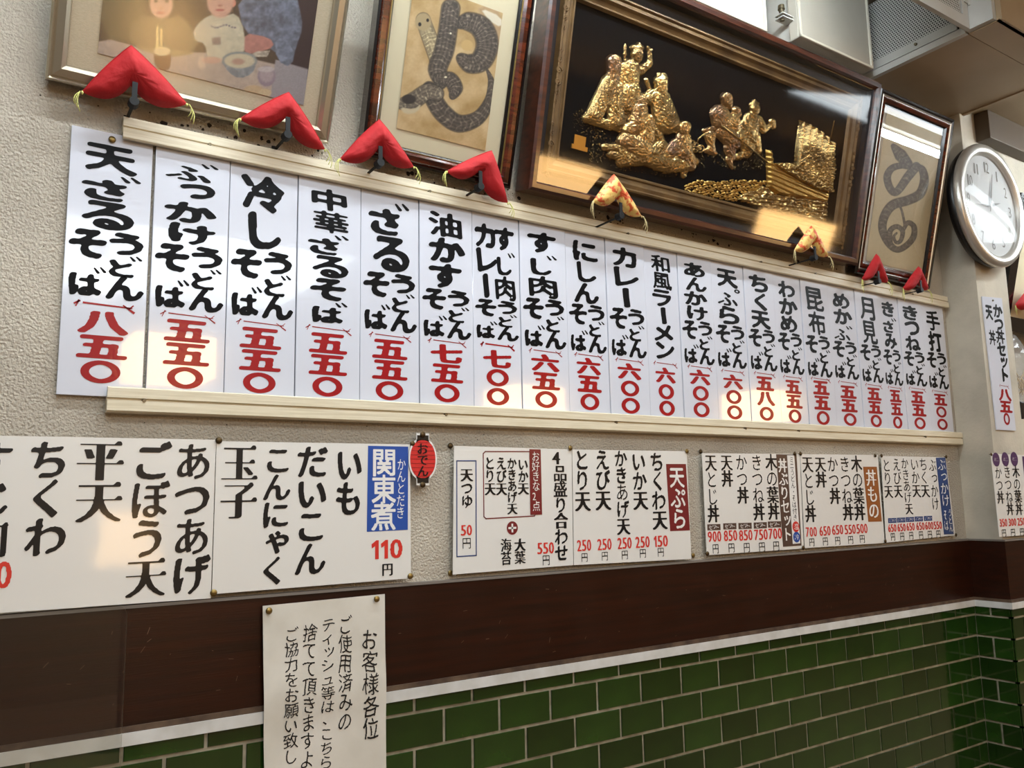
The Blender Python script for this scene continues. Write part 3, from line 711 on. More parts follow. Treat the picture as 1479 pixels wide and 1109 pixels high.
t = sheet('menu_sheet', [(1156, 655.7), (1267.7, 657), (1278, 784), (1162.5, 791.5)], YS-.0005, 'white sheet with orange-brown rice-bowl (丼もの) panel at its right')
s = Sheet(YS-.0007)
for a in (('天とじ丼', (1165.5, 658.4), (1171.5, 753.6), 14.5), ('天丼', (1184, 659), (1186.6, 703.6), 14.5), ('かつ丼', (1201.5, 659), (1206.9, 727.4), 14.5), ('きつね丼', (1219, 658.6), (1225.8, 751), 14.5), ('木の葉丼', (1236, 658), (1242.6, 751), 14.5)): s.col(TXT, *a, N=40)
for v, c, e in (('700', (1171.7, 768), (1172.5, 782.8)), ('650', (1191.5, 766.6), (1192, 781.5)), ('650', (1209.6, 765), (1209.8, 780.6)), ('550', (1227.7, 764.4), (1228.5, 779.3)), ('500', (1244.8, 763.3), (1245.3, 778))):
    s.num(RED, v, c, 16.5, 13.5); s.col(TXT, '円', (e[0], e[1]-6), (e[0], e[1]+6), 7.5, 'bold', 32)
s.poly(('orange_print', ORANGEP), [(1246.7, 674), (1266.4, 674), (1273.7, 753), (1254.2, 753.6)]); s.col(('panel_lettering', WHITEP), '丼もの', (1257, 678), (1263, 749), 14, 'bold', 48, dy=.0006); s.flush(t)

t = sheet('menu_sheet', [(1272.6, 658.4), (1365.6, 660.3), (1380, 772.8), (1280, 783.6)], YS, 'white sheet with dark blue ぶっかけ band at its right edge')
s = Sheet(YS-.0002)
for a in (('とり天', (1279.4, 662.5), (1284, 719), 11), ('えび天', (1294, 661.5), (1297.8, 718.5), 11), ('かきあげ天', (1305.6, 661), (1313.7, 742.8), 10), ('いか天', (1320, 661), (1324.2, 718), 11), ('ちく天', (1332.6, 661), (1337.2, 718), 11), ('ぶっかけ', (1346, 662.5), (1351.6, 736.8), 10)): s.col(TXT, *a, N=36)
for v, c in (('650', (1288.6, 762.5)), ('650', (1302, 761.7)), ('650', (1315, 760.6)), ('650', (1329.2, 759.8)), ('600', (1342, 759)), ('550', (1354.3, 758.5))):
    s.num(RED, v, c, 12, 11, N=32); s.col(TXT, '円', (c[0]+1, c[1]+6.8), (c[0]+1, c[1]+18.2), 6, 'bold', 28)
for c in ((1288.7, 751.6), (1301.5, 750.9), (1314.2, 750.1), (1327, 749.3), (1340.3, 748.5)):
    s.poly(('navy_print', NAVYP), [(c[0]-6, c[1]-3.3), (c[0]+6, c[1]-3.7), (c[0]+6.2, c[1]+3.3), (c[0]-5.8, c[1]+3.7)]); s.num(('panel_lettering', WHITEP), 'ぶっかけ', c, 10.5, 4, 'plain', 20, dy=.0005)
s.poly(('navy_print', NAVYP), [(1351.6, 661), (1365.4, 660.6), (1377.6, 771.4), (1363.4, 771.8)])
s.col(('panel_lettering', WHITEP), 'ぶっかけ', (1359, 662.5), (1366.5, 731), 10.5, 'bold', 36, dy=.0006); s.col(('panel_lettering', WHITEP), 'うどん', (1371.2, 735), (1374, 768), 5.5, 'plain', 26, dy=.0006); s.col(('panel_lettering', WHITEP), 'そば', (1364.5, 736), (1367.5, 766), 6, 'plain', 26, dy=.0006); s.flush(t)

YQ = YP-.0145
t = sheet('menu_sheet', [(1431, 654.5), (1525, 660), (1541, 768), (1443.6, 775.4)], YQ, 'white sheet on the pier with purple ミニ discs and prices 350 300 250')
s = Sheet(YQ-.0002); PUR = ('purple_print', PURPLEP)
for c in ((1438.8, 663.6), (1452, 663.2), (1465, 662.8)):
    s.disc(PUR, c, 5.2); s.num(('panel_lettering', WHITEP), 'ミニ', c, 7, 4, 'plain', 24, dy=.0006)
for a in (('かつ丼', (1441, 674), (1445.8, 727), 9.5), ('きつね丼', (1454, 673), (1459.6, 743.5), 9.5), ('木の葉丼', (1466.4, 672), (1472.6, 743.5), 9.5)): s.col(TXT, *a, N=36)
for v, c in (('350', (1449, 754.8)), ('300', (1462, 754)), ('250', (1475, 753.2))):
    s.num(RED, v, c, 11.5, 11, N=32); s.col(TXT, '円', (c[0]+1, c[1]+9), (c[0]+1, c[1]+20), 6, 'bold', 28)
s.poly(PUR, [(1476.3, 659), (1496, 660), (1510, 768), (1488, 770)]); s.flush(t)

# strip hung on the pier
YK = YP-.004
t = empty('menu_strip', (onY(1433, 434, YK)[0], YP, onY(1450, 621, YK)[2])); tag(t, 'narrow white menu strip on the pier lettered かつ丼 天丼 セット over 八五〇', 'menu strip')
Q = [onY(1418.5, 428, YK), onY(1447, 430.5, YK), onY(1467.5, 622, YK), onY(1440, 620.5, YK)]
V = [tuple(p) for p in Q]+[(p[0], YP-.0004, p[2]) for p in Q]
mk('plate', V, [(0, 3, 2, 1), (4, 5, 6, 7), (0, 1, 5, 4), (1, 2, 6, 5), (2, 3, 7, 6), (3, 0, 4, 7)], PLATE, t)
s = Sheet(YK)
s.col(BV, '天', (1427.5, 440), (1429, 461), 9, 'brush'); s.col(BV, '丼', (1432.5, 477), (1434, 498), 9, 'brush')
s.col(BV, 'かつ丼セット', (1439.8, 440), (1451.5, 551), 12, 'brush', 48, hs=1.08)
A = onY(1450, 557, YK); bracket(s, A[0]-.030, A[0]+.030, A[2], RV, .0016)
s.col(RV, '八五', (1450.5, 561), (1453.5, 596), 16, 'brushr'); A = onY(1454, 605, YK); V = []
for q in range(24):
    a = 2*math.pi*q/24; V += [(A[0]+.020*math.cos(a), YK-.0004, A[2]+.020*math.sin(a)), (A[0]+.0105*math.cos(a), YK-.0004, A[2]+.0125*math.sin(a))]
s.lay(RV).add(V, [(2*q, 2*((q+1) % 24), 2*((q+1) % 24)+1, 2*q+1) for q in range(24)]); s.flush(t)
A = onY(1433.7, 434, YK); MB().cyl((A[0], YK, A[2]), (A[0], YK-.003, A[2]), .0035, .003, 10).go('screw', SCREW, t)

# handwritten notice hanging over board and tiles
YN = -.0225
P = [onY(379.5, 875, YN), onY(555.8, 857.7, YN), onY(558, 1180, YN), onY(382, 1210, YN)]
t = empty('notice', ((P[0][0]+P[1][0])/2, 0, P[2][2])); tag(t, 'white paper notice handwritten in black marker, curling over the white trim', 'notice')
V = []; nx, nz = 14, 26
def warp(u, v): return -.0035*math.exp(-((v-.42)/.10)**2)-.002*math.sin(5*u+2)*v-.003*v*(1-u)**3*math.sin(9*v)
for dy in (0, .0006):
    for j in range(nz+1):
        for i in range(nx+1):
            u, v = i/nx, j/nz; p = (P[0]*(1-u)+P[1]*u)*(1-v)+(P[3]*(1-u)+P[2]*u)*v; V.append((p[0], YN+dy+warp(u, v), p[2]))
n = (nx+1)*(nz+1); q = lambda i, j: j*(nx+1)+i; F = []
for j in range(nz):
    for i in range(nx): F.append((q(i, j), q(i, j+1), q(i+1, j+1), q(i+1, j))); F.append((n+q(i, j), n+q(i+1, j), n+q(i+1, j+1), n+q(i, j+1)))
mk('paper', V, F, NOTE, t, smooth=True)
s = Sheet(YN-.0075); PK = ('handwriting', PEN)
for a in (('お客様各位', (535.5, 908), (537.6, 1069), 22), ('ご使用済みの', (501, 889), (500, 1057), 19), ('ティッシュ等は、こちら', (476, 893), (473.5, 1112), 19), ('捨てて頂きますよ', (450, 901), (445.5, 1112), 20), ('ご協力をお願い致し', (423, 906), (421.5, 1105), 20)):
    s.col(PK, *a, 'pen', 60, hs=.95)
# bring the ink down onto the curved paper
xa, xb, za, zb = P[0][0], P[1][0], P[0][2], P[2][2]
for b in s.L.values():
    b.V = [(x, YN-.0007+warp(min(1, max(0, (x-xa)/(xb-xa))), min(1, max(0, (za-z)/(za-zb)))), z) for x, y, z in b.V]
s.flush(t)

# thumbtacks
def tack(px, py, y, label, m=BRASS, r=.0058):
    A = onY(px, py, y); b = MB()
    b.lathe((A[0], y, A[2]), [(.0012, -.006), (.0012, .0004), (r, .0005), (r*.96, .0014), (r*.6, .0026), (.0001, .0030)], 16)
    o = b.go('thumbtack', m, smooth=True, loc=(A[0], y, A[2])); tag(o, label, 'thumbtack', 'thumbtacks holding the papers')
DB = mat('dark_brass', (84, 68, 44), .4, .8)
tk = [(162, 201.5, -.0105, 'brass thumbtack at the top of the leftmost brush-lettered strip', BRASS), (316, 636, YS-.002, 'dark brass thumbtack at the top between the two big-type sheets', DB), (308.5, 856, YS-.002, 'brass thumbtack at the bottom between the two big-type sheets', BRASS),
      (592.5, 832, YS-.002, 'brass thumbtack at the lower right corner of the blue-headed sheet', BRASS), (596, 641, YS-.0025, 'thumbtack at the upper right corner of the blue-headed sheet by the lantern', DB),
      (610.5, 627.5, YS-.0055, 'dark thumbtack on top of the red lantern cut-out', DB), (610.5, 700, YS-.0055, 'dark thumbtack at the foot of the red lantern cut-out', DB),
      (650.5, 643.5, -.002, 'dark thumbtack off the upper left corner of the maroon-framed list sheet', DB), (650.5, 827.5, -.002, 'thumbtack off the lower left corner of the maroon-framed list sheet', BRASS), (823.5, 647, YS-.002, 'thumbtack at the top seam of the tempura (天ぷら) sheet', BRASS), (992, 651.5, YS-.002, 'thumbtack at the upper right corner of the tempura (天ぷら) sheet', BRASS),
      (1001, 802, -.002, 'thumbtack off the lower right corner of the tempura (天ぷら) sheet', BRASS), (1012, 652, -.002, 'dark thumbtack off the upper left corner of the bowl-set (丼ぶりセット) sheet', DB), (1021.5, 799.5, YS-.002, 'dark thumbtack at the lower left corner of the bowl-set (丼ぶりセット) sheet', DB),
      (1147.8, 655, YS-.002, 'dark thumbtack at the upper right corner of the bowl-set (丼ぶりセット) sheet', DB), (1160, 791, YS-.0025, 'dark thumbtack at the bottom between the bowl-set (丼ぶりセット) and rice-bowl (丼もの) sheets', DB), (1156, 655, YS-.0025, 'dark thumbtack at the upper left corner of the rice-bowl (丼もの) sheet', DB), (1264, 657.5, YS-.002, 'thumbtack at the upper right corner of the rice-bowl (丼もの) sheet', DB),
      (1273, 658, YS-.002, 'thumbtack at the upper left corner of the navy-banded sheet', DB), (1278.5, 781.5, YS-.0025, 'thumbtack at the bottom between the rice-bowl (丼もの) and navy-banded sheets', DB), (1366.5, 659.5, YS-.002, 'dark thumbtack at the upper right corner of the navy-banded sheet', DB), (1380.5, 772.5, YS-.002, 'black thumbtack at the lower right corner of the navy-banded sheet', DB),
      (1431.5, 656, YQ-.0015, 'dark thumbtack at the corner of the sheet on the pier', DB), (388.5, 882, YN-.0045, 'brass thumbtack at the upper left corner of the handwritten notice', BRASS), (544, 865, YN-.004, 'brass thumbtack at the upper right corner of the handwritten notice', BRASS)]
for a in tk: tack(*a)

# acrylic panel standing against the board
A = onY(184, 884, -.026); x1 = A[0]; z1 = onY(150, 874.5, -.026)[2]; x0 = -.35; R = .018
pts = [(x0, .70), (x1, .70)]+[(x1-R+R*math.cos(a), z1-R+R*math.sin(a)) for a in np.linspace(0, math.pi/2, 7)]+[(x0, z1)]
n = len(pts); V = [(x, -.026, z) for x, z in pts]+[(x, -.023, z) for x, z in pts]
t = empty('acrylic_screen', ((x0+x1)/2, -.026, .70)); tag(t, 'clear acrylic screen with a rounded corner leaning flat against the board at lower left', 'screen')
mk('pane', V, [tuple(range(n)), tuple(reversed(range(n, 2*n)))], ACRY, t)
mk('pane_edge', V, [(i, n+i, n+(i+1) % n, (i+1) % n) for i in range(n)], mat('acrylic_edge', (176, 168, 150), .3), t)

# ------------------------------------------------------------------ picture frames that lean out from the wall
class Pic:
    def __init__(s, name, px, yf, th, x0, x1, H, label, cat='picture frame'):
        s.t = math.radians(th); P0 = onY(*px, yf); s.O = np.array([x0, yf, P0[2]])
        s.ux = np.array([1., 0, 0]); s.uz = np.array([0, -math.sin(s.t), math.cos(s.t)]); s.n = np.array([0, -math.cos(s.t), -math.sin(s.t)])
        s.W = x1-x0; s.H = H; s.e = empty(name, tuple(s.O), (s.t, 0, 0)); tag(s.e, label, cat)
    def loc(s, px, py, d=0.):   # pixel -> local (x, z) on the plane d in front of the frame's front plane
        P = onP(px, py, s.O+s.n*d, s.n)-s.O; return P@s.ux, P@s.uz
    def pix(s, X, Z, d=0.):
        P = s.O[:, None]+s.ux[:, None]*X.ravel()+s.uz[:, None]*Z.ravel()+(s.n*d)[:, None]
        v = (P.T-CAMP); z = v@fw; return (CX+FPX*(v@RT)/z).reshape(X.shape), (CY-FPX*(v@UP)/z).reshape(X.shape)
    def ring(s, name, a, m, prof):
        """mitred moulding: prof = list of (inset, height toward viewer)"""
        V = []; F = []; k = len(prof)
        for i_, h in prof:
            V += [(i_, -h, i_), (s.W-i_, -h, i_), (s.W-i_, -h, s.H-i_), (i_, -h, s.H-i_)]
        for j in range(k-1):
            for c in range(4):
                d = (c+1) % 4; F.append((4*j+c, 4*j+d, 4*(j+1)+d, 4*(j+1)+c))
        return mk(name, V, F, m, s.e, local=True)
    def rect(s, name, x0, x1, z0, z1, d, m, th=.001):
        return mk(name, *boxvf(x0, x1, -d, -d+th, z0, z1), m, s.e, local=True)
    def frame(s, bands, back=-.024):
        """bands = [(part name, material, profile)]"""
        for i, (nm, m, pf) in enumerate(bands): s.ring(nm, 0, m, pf)
        mk('backing', *boxvf(.002, s.W-.002, -back-.014, -back, .002, s.H-.002), DUST, s.e, local=True)
    def paint(s, name, x0, x1, z0, z1, d, res, fn, m):
        nx = int((x1-x0)/res)+1; nz = int((z1-z0)/res)+1
        X, Z = np.meshgrid(np.linspace(x0, x1, nx), np.linspace(z0, z1, nz)); px, py = s.pix(X, Z, d)
        C = fn(px, py)
        V = np.stack([X.ravel(), np.full(X.size, -d), Z.ravel()], 1)
        I = np.arange(nx*nz).reshape(nz, nx); Fq = np.stack([I[:-1, :-1], I[:-1, 1:], I[1:, 1:], I[1:, :-1]], -1).reshape(-1, 4)
        me = bpy.data.meshes.new(name); me.vertices.add(len(V)); me.vertices.foreach_set('co', V.ravel())
        me.loops.add(Fq.size); me.loops.foreach_set('vertex_index', Fq.ravel()); me.polygons.add(len(Fq)); me.polygons.foreach_set('loop_start', np.arange(0, Fq.size, 4)); me.update(calc_edges=True)
        ca = me.color_attributes.new('Col', 'FLOAT_COLOR', 'POINT'); L_ = np.where(C/255 <= .04045, C/255/12.92, ((C/255+.055)/1.055)**2.4)
        ca.data.foreach_set('color', np.concatenate([L_.reshape(-1, 3), np.ones((V.shape[0], 1))], 1).ravel())
        me.materials.append(m); o = bpy.data.objects.new(name, me); COL.objects.link(o); o.parent = s.mb; return o
    def relief(s, name, bbox, d, res, fn, m, parent=None):
        """raised metal relief; fn(px,py) -> height in metres, <=0 outside"""
        cs = [s.loc(x, y, d) for x in bbox[:2] for y in bbox[2:]]
        x0, x1 = min(c[0] for c in cs), max(c[0] for c in cs); z0, z1 = min(c[1] for c in cs), max(c[1] for c in cs)
        nx = int((x1-x0)/res)+1; nz = int((z1-z0)/res)+1
        X, Z = np.meshgrid(np.linspace(x0, x1, nx), np.linspace(z0, z1, nz)); px, py = s.pix(X, Z, d)
        h = fn(px, py); ins = h > 0
        I = np.arange(nx*nz).reshape(nz, nx)
        fl = ins[:-1, :-1] | ins[:-1, 1:] | ins[1:, 1:] | ins[1:, :-1]
        Fq = np.stack([I[:-1, :-1], I[:-1, 1:], I[1:, 1:], I[1:, :-1]], -1)[fl]
        hh = np.maximum(h, -.0002)
        V = np.stack([X.ravel(), -(d+hh.ravel()), Z.ravel()], 1)
        used = np.unique(Fq); mp = np.full(nx*nz, -1); mp[used] = np.arange(len(used))
        if not len(used): return None
        return mk(name, V[used], mp[Fq], m, s.e, smooth=True, local=True)
def boxvf(x0, x1, y0, y1, z0, z1):
    V = [(x, y, z) for x in (x0, x1) for y in (y0, y1) for z in (z0, z1)]
    return V, [(0, 1, 3, 2), (4, 6, 7, 5), (0, 4, 5, 1), (2, 3, 7, 6), (0, 2, 6, 4), (1, 5, 7, 3)]
def vn(x, y, s, seed=0):
    """cheap smooth value noise, -1..1"""
    g_ = np.random.default_rng(seed).uniform(-1, 1, (64, 64)); X = x/s; Y = y/s
    i = np.floor(X).astype(int); j = np.floor(Y).astype(int); u = X-i; v = Y-j; u = u*u*(3-2*u); v = v*v*(3-2*v)
    q = lambda a, b: g_[a % 64, b % 64]
    return (q(i, j)*(1-u)+q(i+1, j)*u)*(1-v)+(q(i, j+1)*(1-u)+q(i+1, j+1)*u)*v
def inpoly(x, y, P):
    o = np.zeros(x.shape, bool); n = len(P)
    for i in range(n):
        (x0, y0), (x1, y1) = P[i], P[(i+1) % n]
        if y0 == y1: continue
        c = ((y0 > y) != (y1 > y)) & (x < (x1-x0)*(y-y0)/(y1-y0)+x0); o ^= c
    return o
def pdist(x, y, P):
    d = np.full(x.shape, 1e9); n = len(P)
    for i in range(n):
        a = np.array(P[i], float); b = np.array(P[(i+1) % n], float); ab = b-a
        t = np.clip(((x-a[0])*ab[0]+(y-a[1])*ab[1])/(ab@ab+1e-9), 0, 1); d = np.minimum(d, np.hypot(x-a[0]-t*ab[0], y-a[1]-t*ab[1]))
    return np.where(inpoly(x, y, P), d, -d)
def smoothpoly(P, k=2):
    for _ in range(k):
        Q = []
        for i in range(len(P)):
            a, b = P[i], P[(i+1) % len(P)]; Q += [(a[0]*.75+b[0]*.25, a[1]*.75+b[1]*.25), (a[0]*.25+b[0]*.75, a[1]*.25+b[1]*.75)]
        P = Q
    return P
def fill(C, x, y, P, rgb, soft=.6, sm=1, shade=0., seed=1):
    d = pdist(x, y, smoothpoly(P, sm)); a = np.clip(d/soft+.5, 0, 1)[..., None]; c = np.array(rgb, float)
    if shade: c = c*(1+shade*vn(x, y, 7, seed)+shade*.6*vn(x, y, 3, seed+1))[..., None]
    else: c = np.broadcast_to(c, C.shape)
    return C*(1-a)+c*a
def ell(C, x, y, cx, cy, rx, ry, rgb, soft=.12):
    e = np.hypot((x-cx)/rx, (y-cy)/ry); a = np.clip((1-e)/soft+.5, 0, 1)[..., None]; return C*(1-a)+np.array(rgb, float)*a

# --- family photograph
pc = Pic('framed_picture', (473.6, 207.8), -.028, 22, .0696, .5380, .42, 'large champagne-framed family snapshot with red cushions at its foot', 'framed photo')
pc.frame([('moulding', SILVER, [(0, -.023), (0, .002), (.003, .006), (.006, .003), (.009, .006), (.020, .009), (.026, .003), (.028, -.004)])])
pc.mb = pc.rect('mat_board', .026, pc.W-.026, .026, pc.H-.026, -.006, MATB)
ML = lambda p: pc.loc(*p, -.005)
xl, zb = ML((141, 76)); xr, zb2 = ML((438, 152.5)); zbm = (zb+zb2)/2
def family(x, y):
    C = np.zeros(x.shape+(3,))+np.array((66, 54, 46.)); C = C*(1+.12*vn(x, y, 20, 3))[..., None]
    C = fill(C, x, y, [(330, -160), (470, -160), (470, 120), (400, 110)], (40, 30, 38), 4)
    C = fill(C, x, y, [(140, -100), (215, -60), (205, 60), (140, 60)], (104, 92, 66), 12)
    C = fill(C, x, y, [(130, 62), (160, 57), (222, 74), (300, 76), (352, 82), (440, 103), (470, 200), (120, 120)], (178, 162, 150), 2, 0, .04)
    C = fill(C, x, y, [(398, 86), (445, 100), (440, 160), (390, 143)], (150, 146, 152), 1.5, 0)
    C = fill(C, x, y, [(194, 22), (234, 26), (271, 24), (290, 76), (240, 84), (186, 66)], (150, 132, 96), 3, 1, .05)
    stp = (.5+.5*np.sin((y-.15*x)*2.4))[..., None]*inpoly(x, y, [(194, 24), (272, 26), (288, 76), (190, 66)])[..., None]
    C = C*(1-.42*stp)
    C = fill(C, x, y, [(341, -6), (420, -40), (432, 8), (438, 40), (428, 66), (421, 97), (392, 70), (352, 48)], (96, 106, 126), 1.5, 1, .22, 8)
    C = fill(C, x, y, [(396, 52), (425, 66), (421, 98), (400, 88)], (108, 120, 142), 1.2, 1, .2, 9)
    C = fill(C, x, y, [(350, 47), (390, 54), (397, 68), (372, 76), (352, 79)], (176, 118, 110), 1.5, 1, .06)
    C = fill(C, x, y, [(354, 82), (372, 74), (390, 73), (386, 82)], (196, 186, 170), 1, 0, .25)
    C = fill(C, x, y, [(278, 42), (302, 20), (322, 24), (342, 18), (354, 46), (352, 84), (330, 92), (300, 86), (296, 62), (282, 60)], (196, 190, 166), 2, 1, .05, 4)
    C = fill(C, x, y, [(306, 55), (318, 53), (319, 64), (307, 65)], (140, 120, 112), 2, 0)
    for k in range(9): C = ell(C, x, y, 306+k*4.2, 38+2*math.sin(k), 1.6, 1.4, (120, 108, 120), .5)
    # faces, eyes above the frame edge are built too
    for cx, cy, r, hair in ((233, 6, 17, (34, 26, 22)), (318, 2, 19.5, (30, 24, 22))):
        C = ell(C, x, y, cx, cy-9, r*1.18, r*1.25, hair); C = ell(C, x, y, cx+r*.98, cy+2, 3.4, 6, (206, 128, 110)) if cx > 300 else C
        C = ell(C, x, y, cx, cy, r, r*1.22, (206, 158, 138), .2); C = ell(C, x, y, cx-8, cy-4, 3, 1.6, (60, 40, 36), .4); C = ell(C, x, y, cx+8, cy-4, 3, 1.6, (60, 40, 36), .4)
        C = ell(C, x, y, cx-.5, cy+6, 3.2, 1.6, (176, 118, 100), .8); C = ell(C, x, y, cx-.5, cy+12.5, 6.2, 1.7, (176, 92, 88), .6)
    C = ell(C, x, y, 346, 88, 25.5, 13.5, (128, 136, 140)); C = fill(C, x, y, [(321, 90), (371, 92), (364, 107), (346, 114), (330, 105)], (126, 134, 142), 1, 1, .12)
    C = ell(C, x, y, 346, 88, 22, 10.5, (196, 186, 160), .2); C = ell(C, x, y, 344, 89, 9, 4.5, (176, 140, 124), .5)
    C = fill(C, x, y, [(223, 72), (246, 74), (247, 95), (241, 102), (228, 100), (222, 88)], (96, 56, 40), 1); C = ell(C, x, y, 234, 74, 12, 7, (214, 196, 150), .2)
    C = fill(C, x, y, [(226, 38), (229, 38), (229, 70), (225, 70)], (226, 206, 140), 1, 0); C = fill(C, x, y, [(231, 40), (235, 42), (234, 70), (231, 70)], (220, 196, 130), 1, 0)
    C = ell(C, x, y, 291.7, 90, 6, 10, (206, 186, 166), .25); C = ell(C, x, y, 385, 110, 13, 15, (140, 126, 140), .15); C = ell(C, x, y, 385, 108, 10, 11, (166, 152, 158), .3); C = ell(C, x, y, 384, 100, 12, 4, (186, 178, 182), .3)
    C = ell(C, x, y, 366, 130, 14, 7, (190, 166, 132), .25); C = ell(C, x, y, 383, 134, 9, 6, (198, 178, 142), .3); C = ell(C, x, y, 306, 87, 14, 5, (200, 160, 140), .4)
    C = C*(1+.05*vn(x, y, 1.3, 44)[..., None]); return np.clip(C*.92+22, 3, 250)
pc.paint('photo_print', xl, xr, zbm, pc.H-.055, -.0042, .0016, family, PHOTO)
pc.ring('mat_bevel', 0, MATC, [(xl-.004, .0052), (xl, .0050)]) if False else None
pc.rect('glass', .024, pc.W-.024, .024, pc.H-.024, -.0015, GLASS3, .0008)

# --- snake pictures
def ribbon(C, x, y, P, Wd, base=(52, 46, 42), hi=(150, 138, 116), per=7., seed=0, dark=(18, 15, 14), alpha=1.):
    """painted snake body: P centre line, Wd half widths"""
    # catmull subdivision
    P = np.array(P, float); Wd = np.array(Wd, float); n = len(P); Q = []; q = []
    for i in range(n-1):
        p0, p1, p2, p3 = P[max(i-1, 0)], P[i], P[i+1], P[min(i+2, n-1)]
        for t in np.linspace(0, 1, 7, endpoint=False):
            Q.append(.5*((2*p1)+(-p0+p2)*t+(2*p0-5*p1+4*p2-p3)*t*t+(-p0+3*p1-3*p2+p3)*t**3)); q.append(Wd[i]*(1-t)+Wd[i+1]*t)
    Q.append(P[-1]); q.append(Wd[-1]); Q = np.array(Q); q = np.array(q)
    best = np.full(x.shape, 9.); S = np.zeros(x.shape); side = np.zeros(x.shape); acc = 0
    for i in range(len(Q)-1):
        a, b = Q[i], Q[i+1]; ab = b-a; L = math.hypot(*ab)+1e-6
        m = (x > min(a[0], b[0])-q[i]-3) & (x < max(a[0], b[0])+q[i]+3) & (y > min(a[1], b[1])-q[i]-3) & (y < max(a[1], b[1])+q[i]+3)
        if m.any():
            xx, yy = x[m], y[m]; t = np.clip(((xx-a[0])*ab[0]+(yy-a[1])*ab[1])/L**2, 0, 1); dx = xx-a[0]-t*ab[0]; dy = yy-a[1]-t*ab[1]
            r = np.hypot(dx, dy)/(q[i]*(1-t)+q[i+1]*t); sg = np.sign(ab[0]*dy-ab[1]*dx)
            bb = best[m]; up_ = r < bb; bb[up_] = r[up_]; best[m] = bb
            ss = S[m]; ss[up_] = (acc+t*L)[up_]; S[m] = ss; sd = side[m]; sd[up_] = (sg*r)[up_]; side[m] = sd
        acc += L
    a = np.clip((1-best)*5, 0, 1)*alpha
    ph = S/per+.16*np.cos(side*2.2)*2; ph = ph+.35*vn(x, y, 5, seed+20); line = np.exp(-((ph-np.round(ph))/.12)**2)*(.55+.45*vn(x, y, 2.5, seed+30))
    sc = np.abs(np.sin(S*1.9+side*6)*np.sin(side*9))
    sh = 1-.55*best**2
    col = np.array(base, float)*(.8+.5*sh[..., None])+(np.array(hi, float)-base)*(.70*line*(best < .80)+.34*sc*(sh > .5))[..., None]
    edge = np.clip((best-.80)*7, 0, 1)[..., None]; col = col*(1-edge)+np.array(dark, float)*edge
    col *= (1+.15*vn(x, y, 3, seed))[..., None]
    return C*(1-a[..., None])+col*a[..., None]
def K1(p): return [(490+a*.2705, b*.2705) for a, b in p]
def snake_a(x, y):
    C = np.zeros(x.shape+(3,))+np.array((190, 160, 112.)); n_ = vn(x, y, 26, 5)+.5*vn(x, y, 9, 6); C += n_[..., None]*np.array((18, 20, 24.)); C += (vn(x, y, 2.2, 9)*5)[..., None]
    C = fill(C, x, y, K1([(740, 20), (880, 60), (870, 330), (800, 250), (760, 120)]), (176, 146, 108), 5, 1, .05); C = fill(C, x, y, K1([(750, 40), (868, 90), (866, 150), (800, 110)]), (216, 206, 184), 2, 1)
    W = lambda l: [v*.2705 for v in l]
    C = ribbon(C, x, y, K1([(448, 105), (470, 170), (495, 235), (530, 330)]), W([42, 44, 46, 48]), (110, 98, 76), (206, 192, 150), 5.5, 2)
    C = ell(C, x, y, *K1([(448, 118)])[0], 11.5, 12.5, (168, 148, 110), .2); C = ell(C, x, y, *K1([(430, 130)])[0], 2.2, 2.8, (20, 16, 14), .4); C = ell(C, x, y, *K1([(472, 108)])[0], 2.0, 2.4, (20, 16, 14), .4)
    C = ribbon(C, x, y, K1([(640, 130), (690, 115), (760, 150), (790, 235), (760, 320), (700, 340), (650, 310)]), W([25, 55, 66, 66, 64, 56, 30]), seed=3, per=5)
    C = ell(C, x, y, *K1([(682, 242)])[0], 8.5, 8, (196, 164, 108), .15)
    C = ribbon(C, x, y, K1([(788, 370), (812, 440), (800, 540), (740, 630), (640, 660), (560, 610), (510, 540), (480, 470)]), W([6, 20, 30, 42, 52, 54, 52, 40]), seed=4, per=9)
    C = ribbon(C, x, y, K1([(595, 45), (580, 160), (560, 270), (525, 370), (545, 450)]), W([56, 56, 58, 56, 30]), seed=5, per=6.5)
    C = ribbon(C, x, y, K1([(530, 420), (590, 425), (620, 470), (605, 515)]), W([30, 46, 44, 20]), seed=6, per=5)
    C = ribbon(C, x, y, K1([(335, 555), (400, 535), (470, 490), (520, 500)]), W([34, 50, 48, 44]), (70, 62, 54), (180, 168, 140), 7, 7)
    C = ell(C, x, y, *K1([(372, 530)])[0], 10, 7, (40, 34, 32), .3); C = fill(C, x, y, K1([(320, 570), (400, 585), (440, 550), (420, 600), (350, 612)]), (196, 180, 148), 2, 1)
    C = ell(C, x, y, *K1([(595, 178)])[0], 1.4, 1.4, (230, 220, 190), .4); C = ell(C, x, y, *K1([(568, 412)])[0], 2, 1.4, (235, 225, 190), .4)
    return np.clip(C, 3, 250)
pc = Pic('framed_picture', (735.6, 273), -.028, 16, .6036, .9485, .47, 'dark striped wooden frame with two-coil snake drawing on aged tan paper', 'picture frame')
pc.frame([('outer_bead', BLACKL, [(0, -.023), (0, .004), (.005, .006), (.006, .003)]), ('moulding', STRIPE, [(.006, .003), (.010, .008), (.020, .009), (.026, .004)]), ('inner_bead', BRASS, [(.026, .004), (.0275, .005), (.029, .002)]), ('inner_lip', BLACKL, [(.029, .002), (.034, -.004)])])
pc.mb = pc.rect('mat_board', .028, pc.W-.028, .028, pc.H-.028, -.006, MATC)
a = pc.loc(572.5, 184, -.005); b_ = pc.loc(699.6, 218.5, -.005); c_ = pc.loc(726, 19, -.005)
pc.paint('snake_print', a[0], c_[0], (a[1]+b_[1])/2, c_[1], -.0042, .0011, snake_a, PAINT)
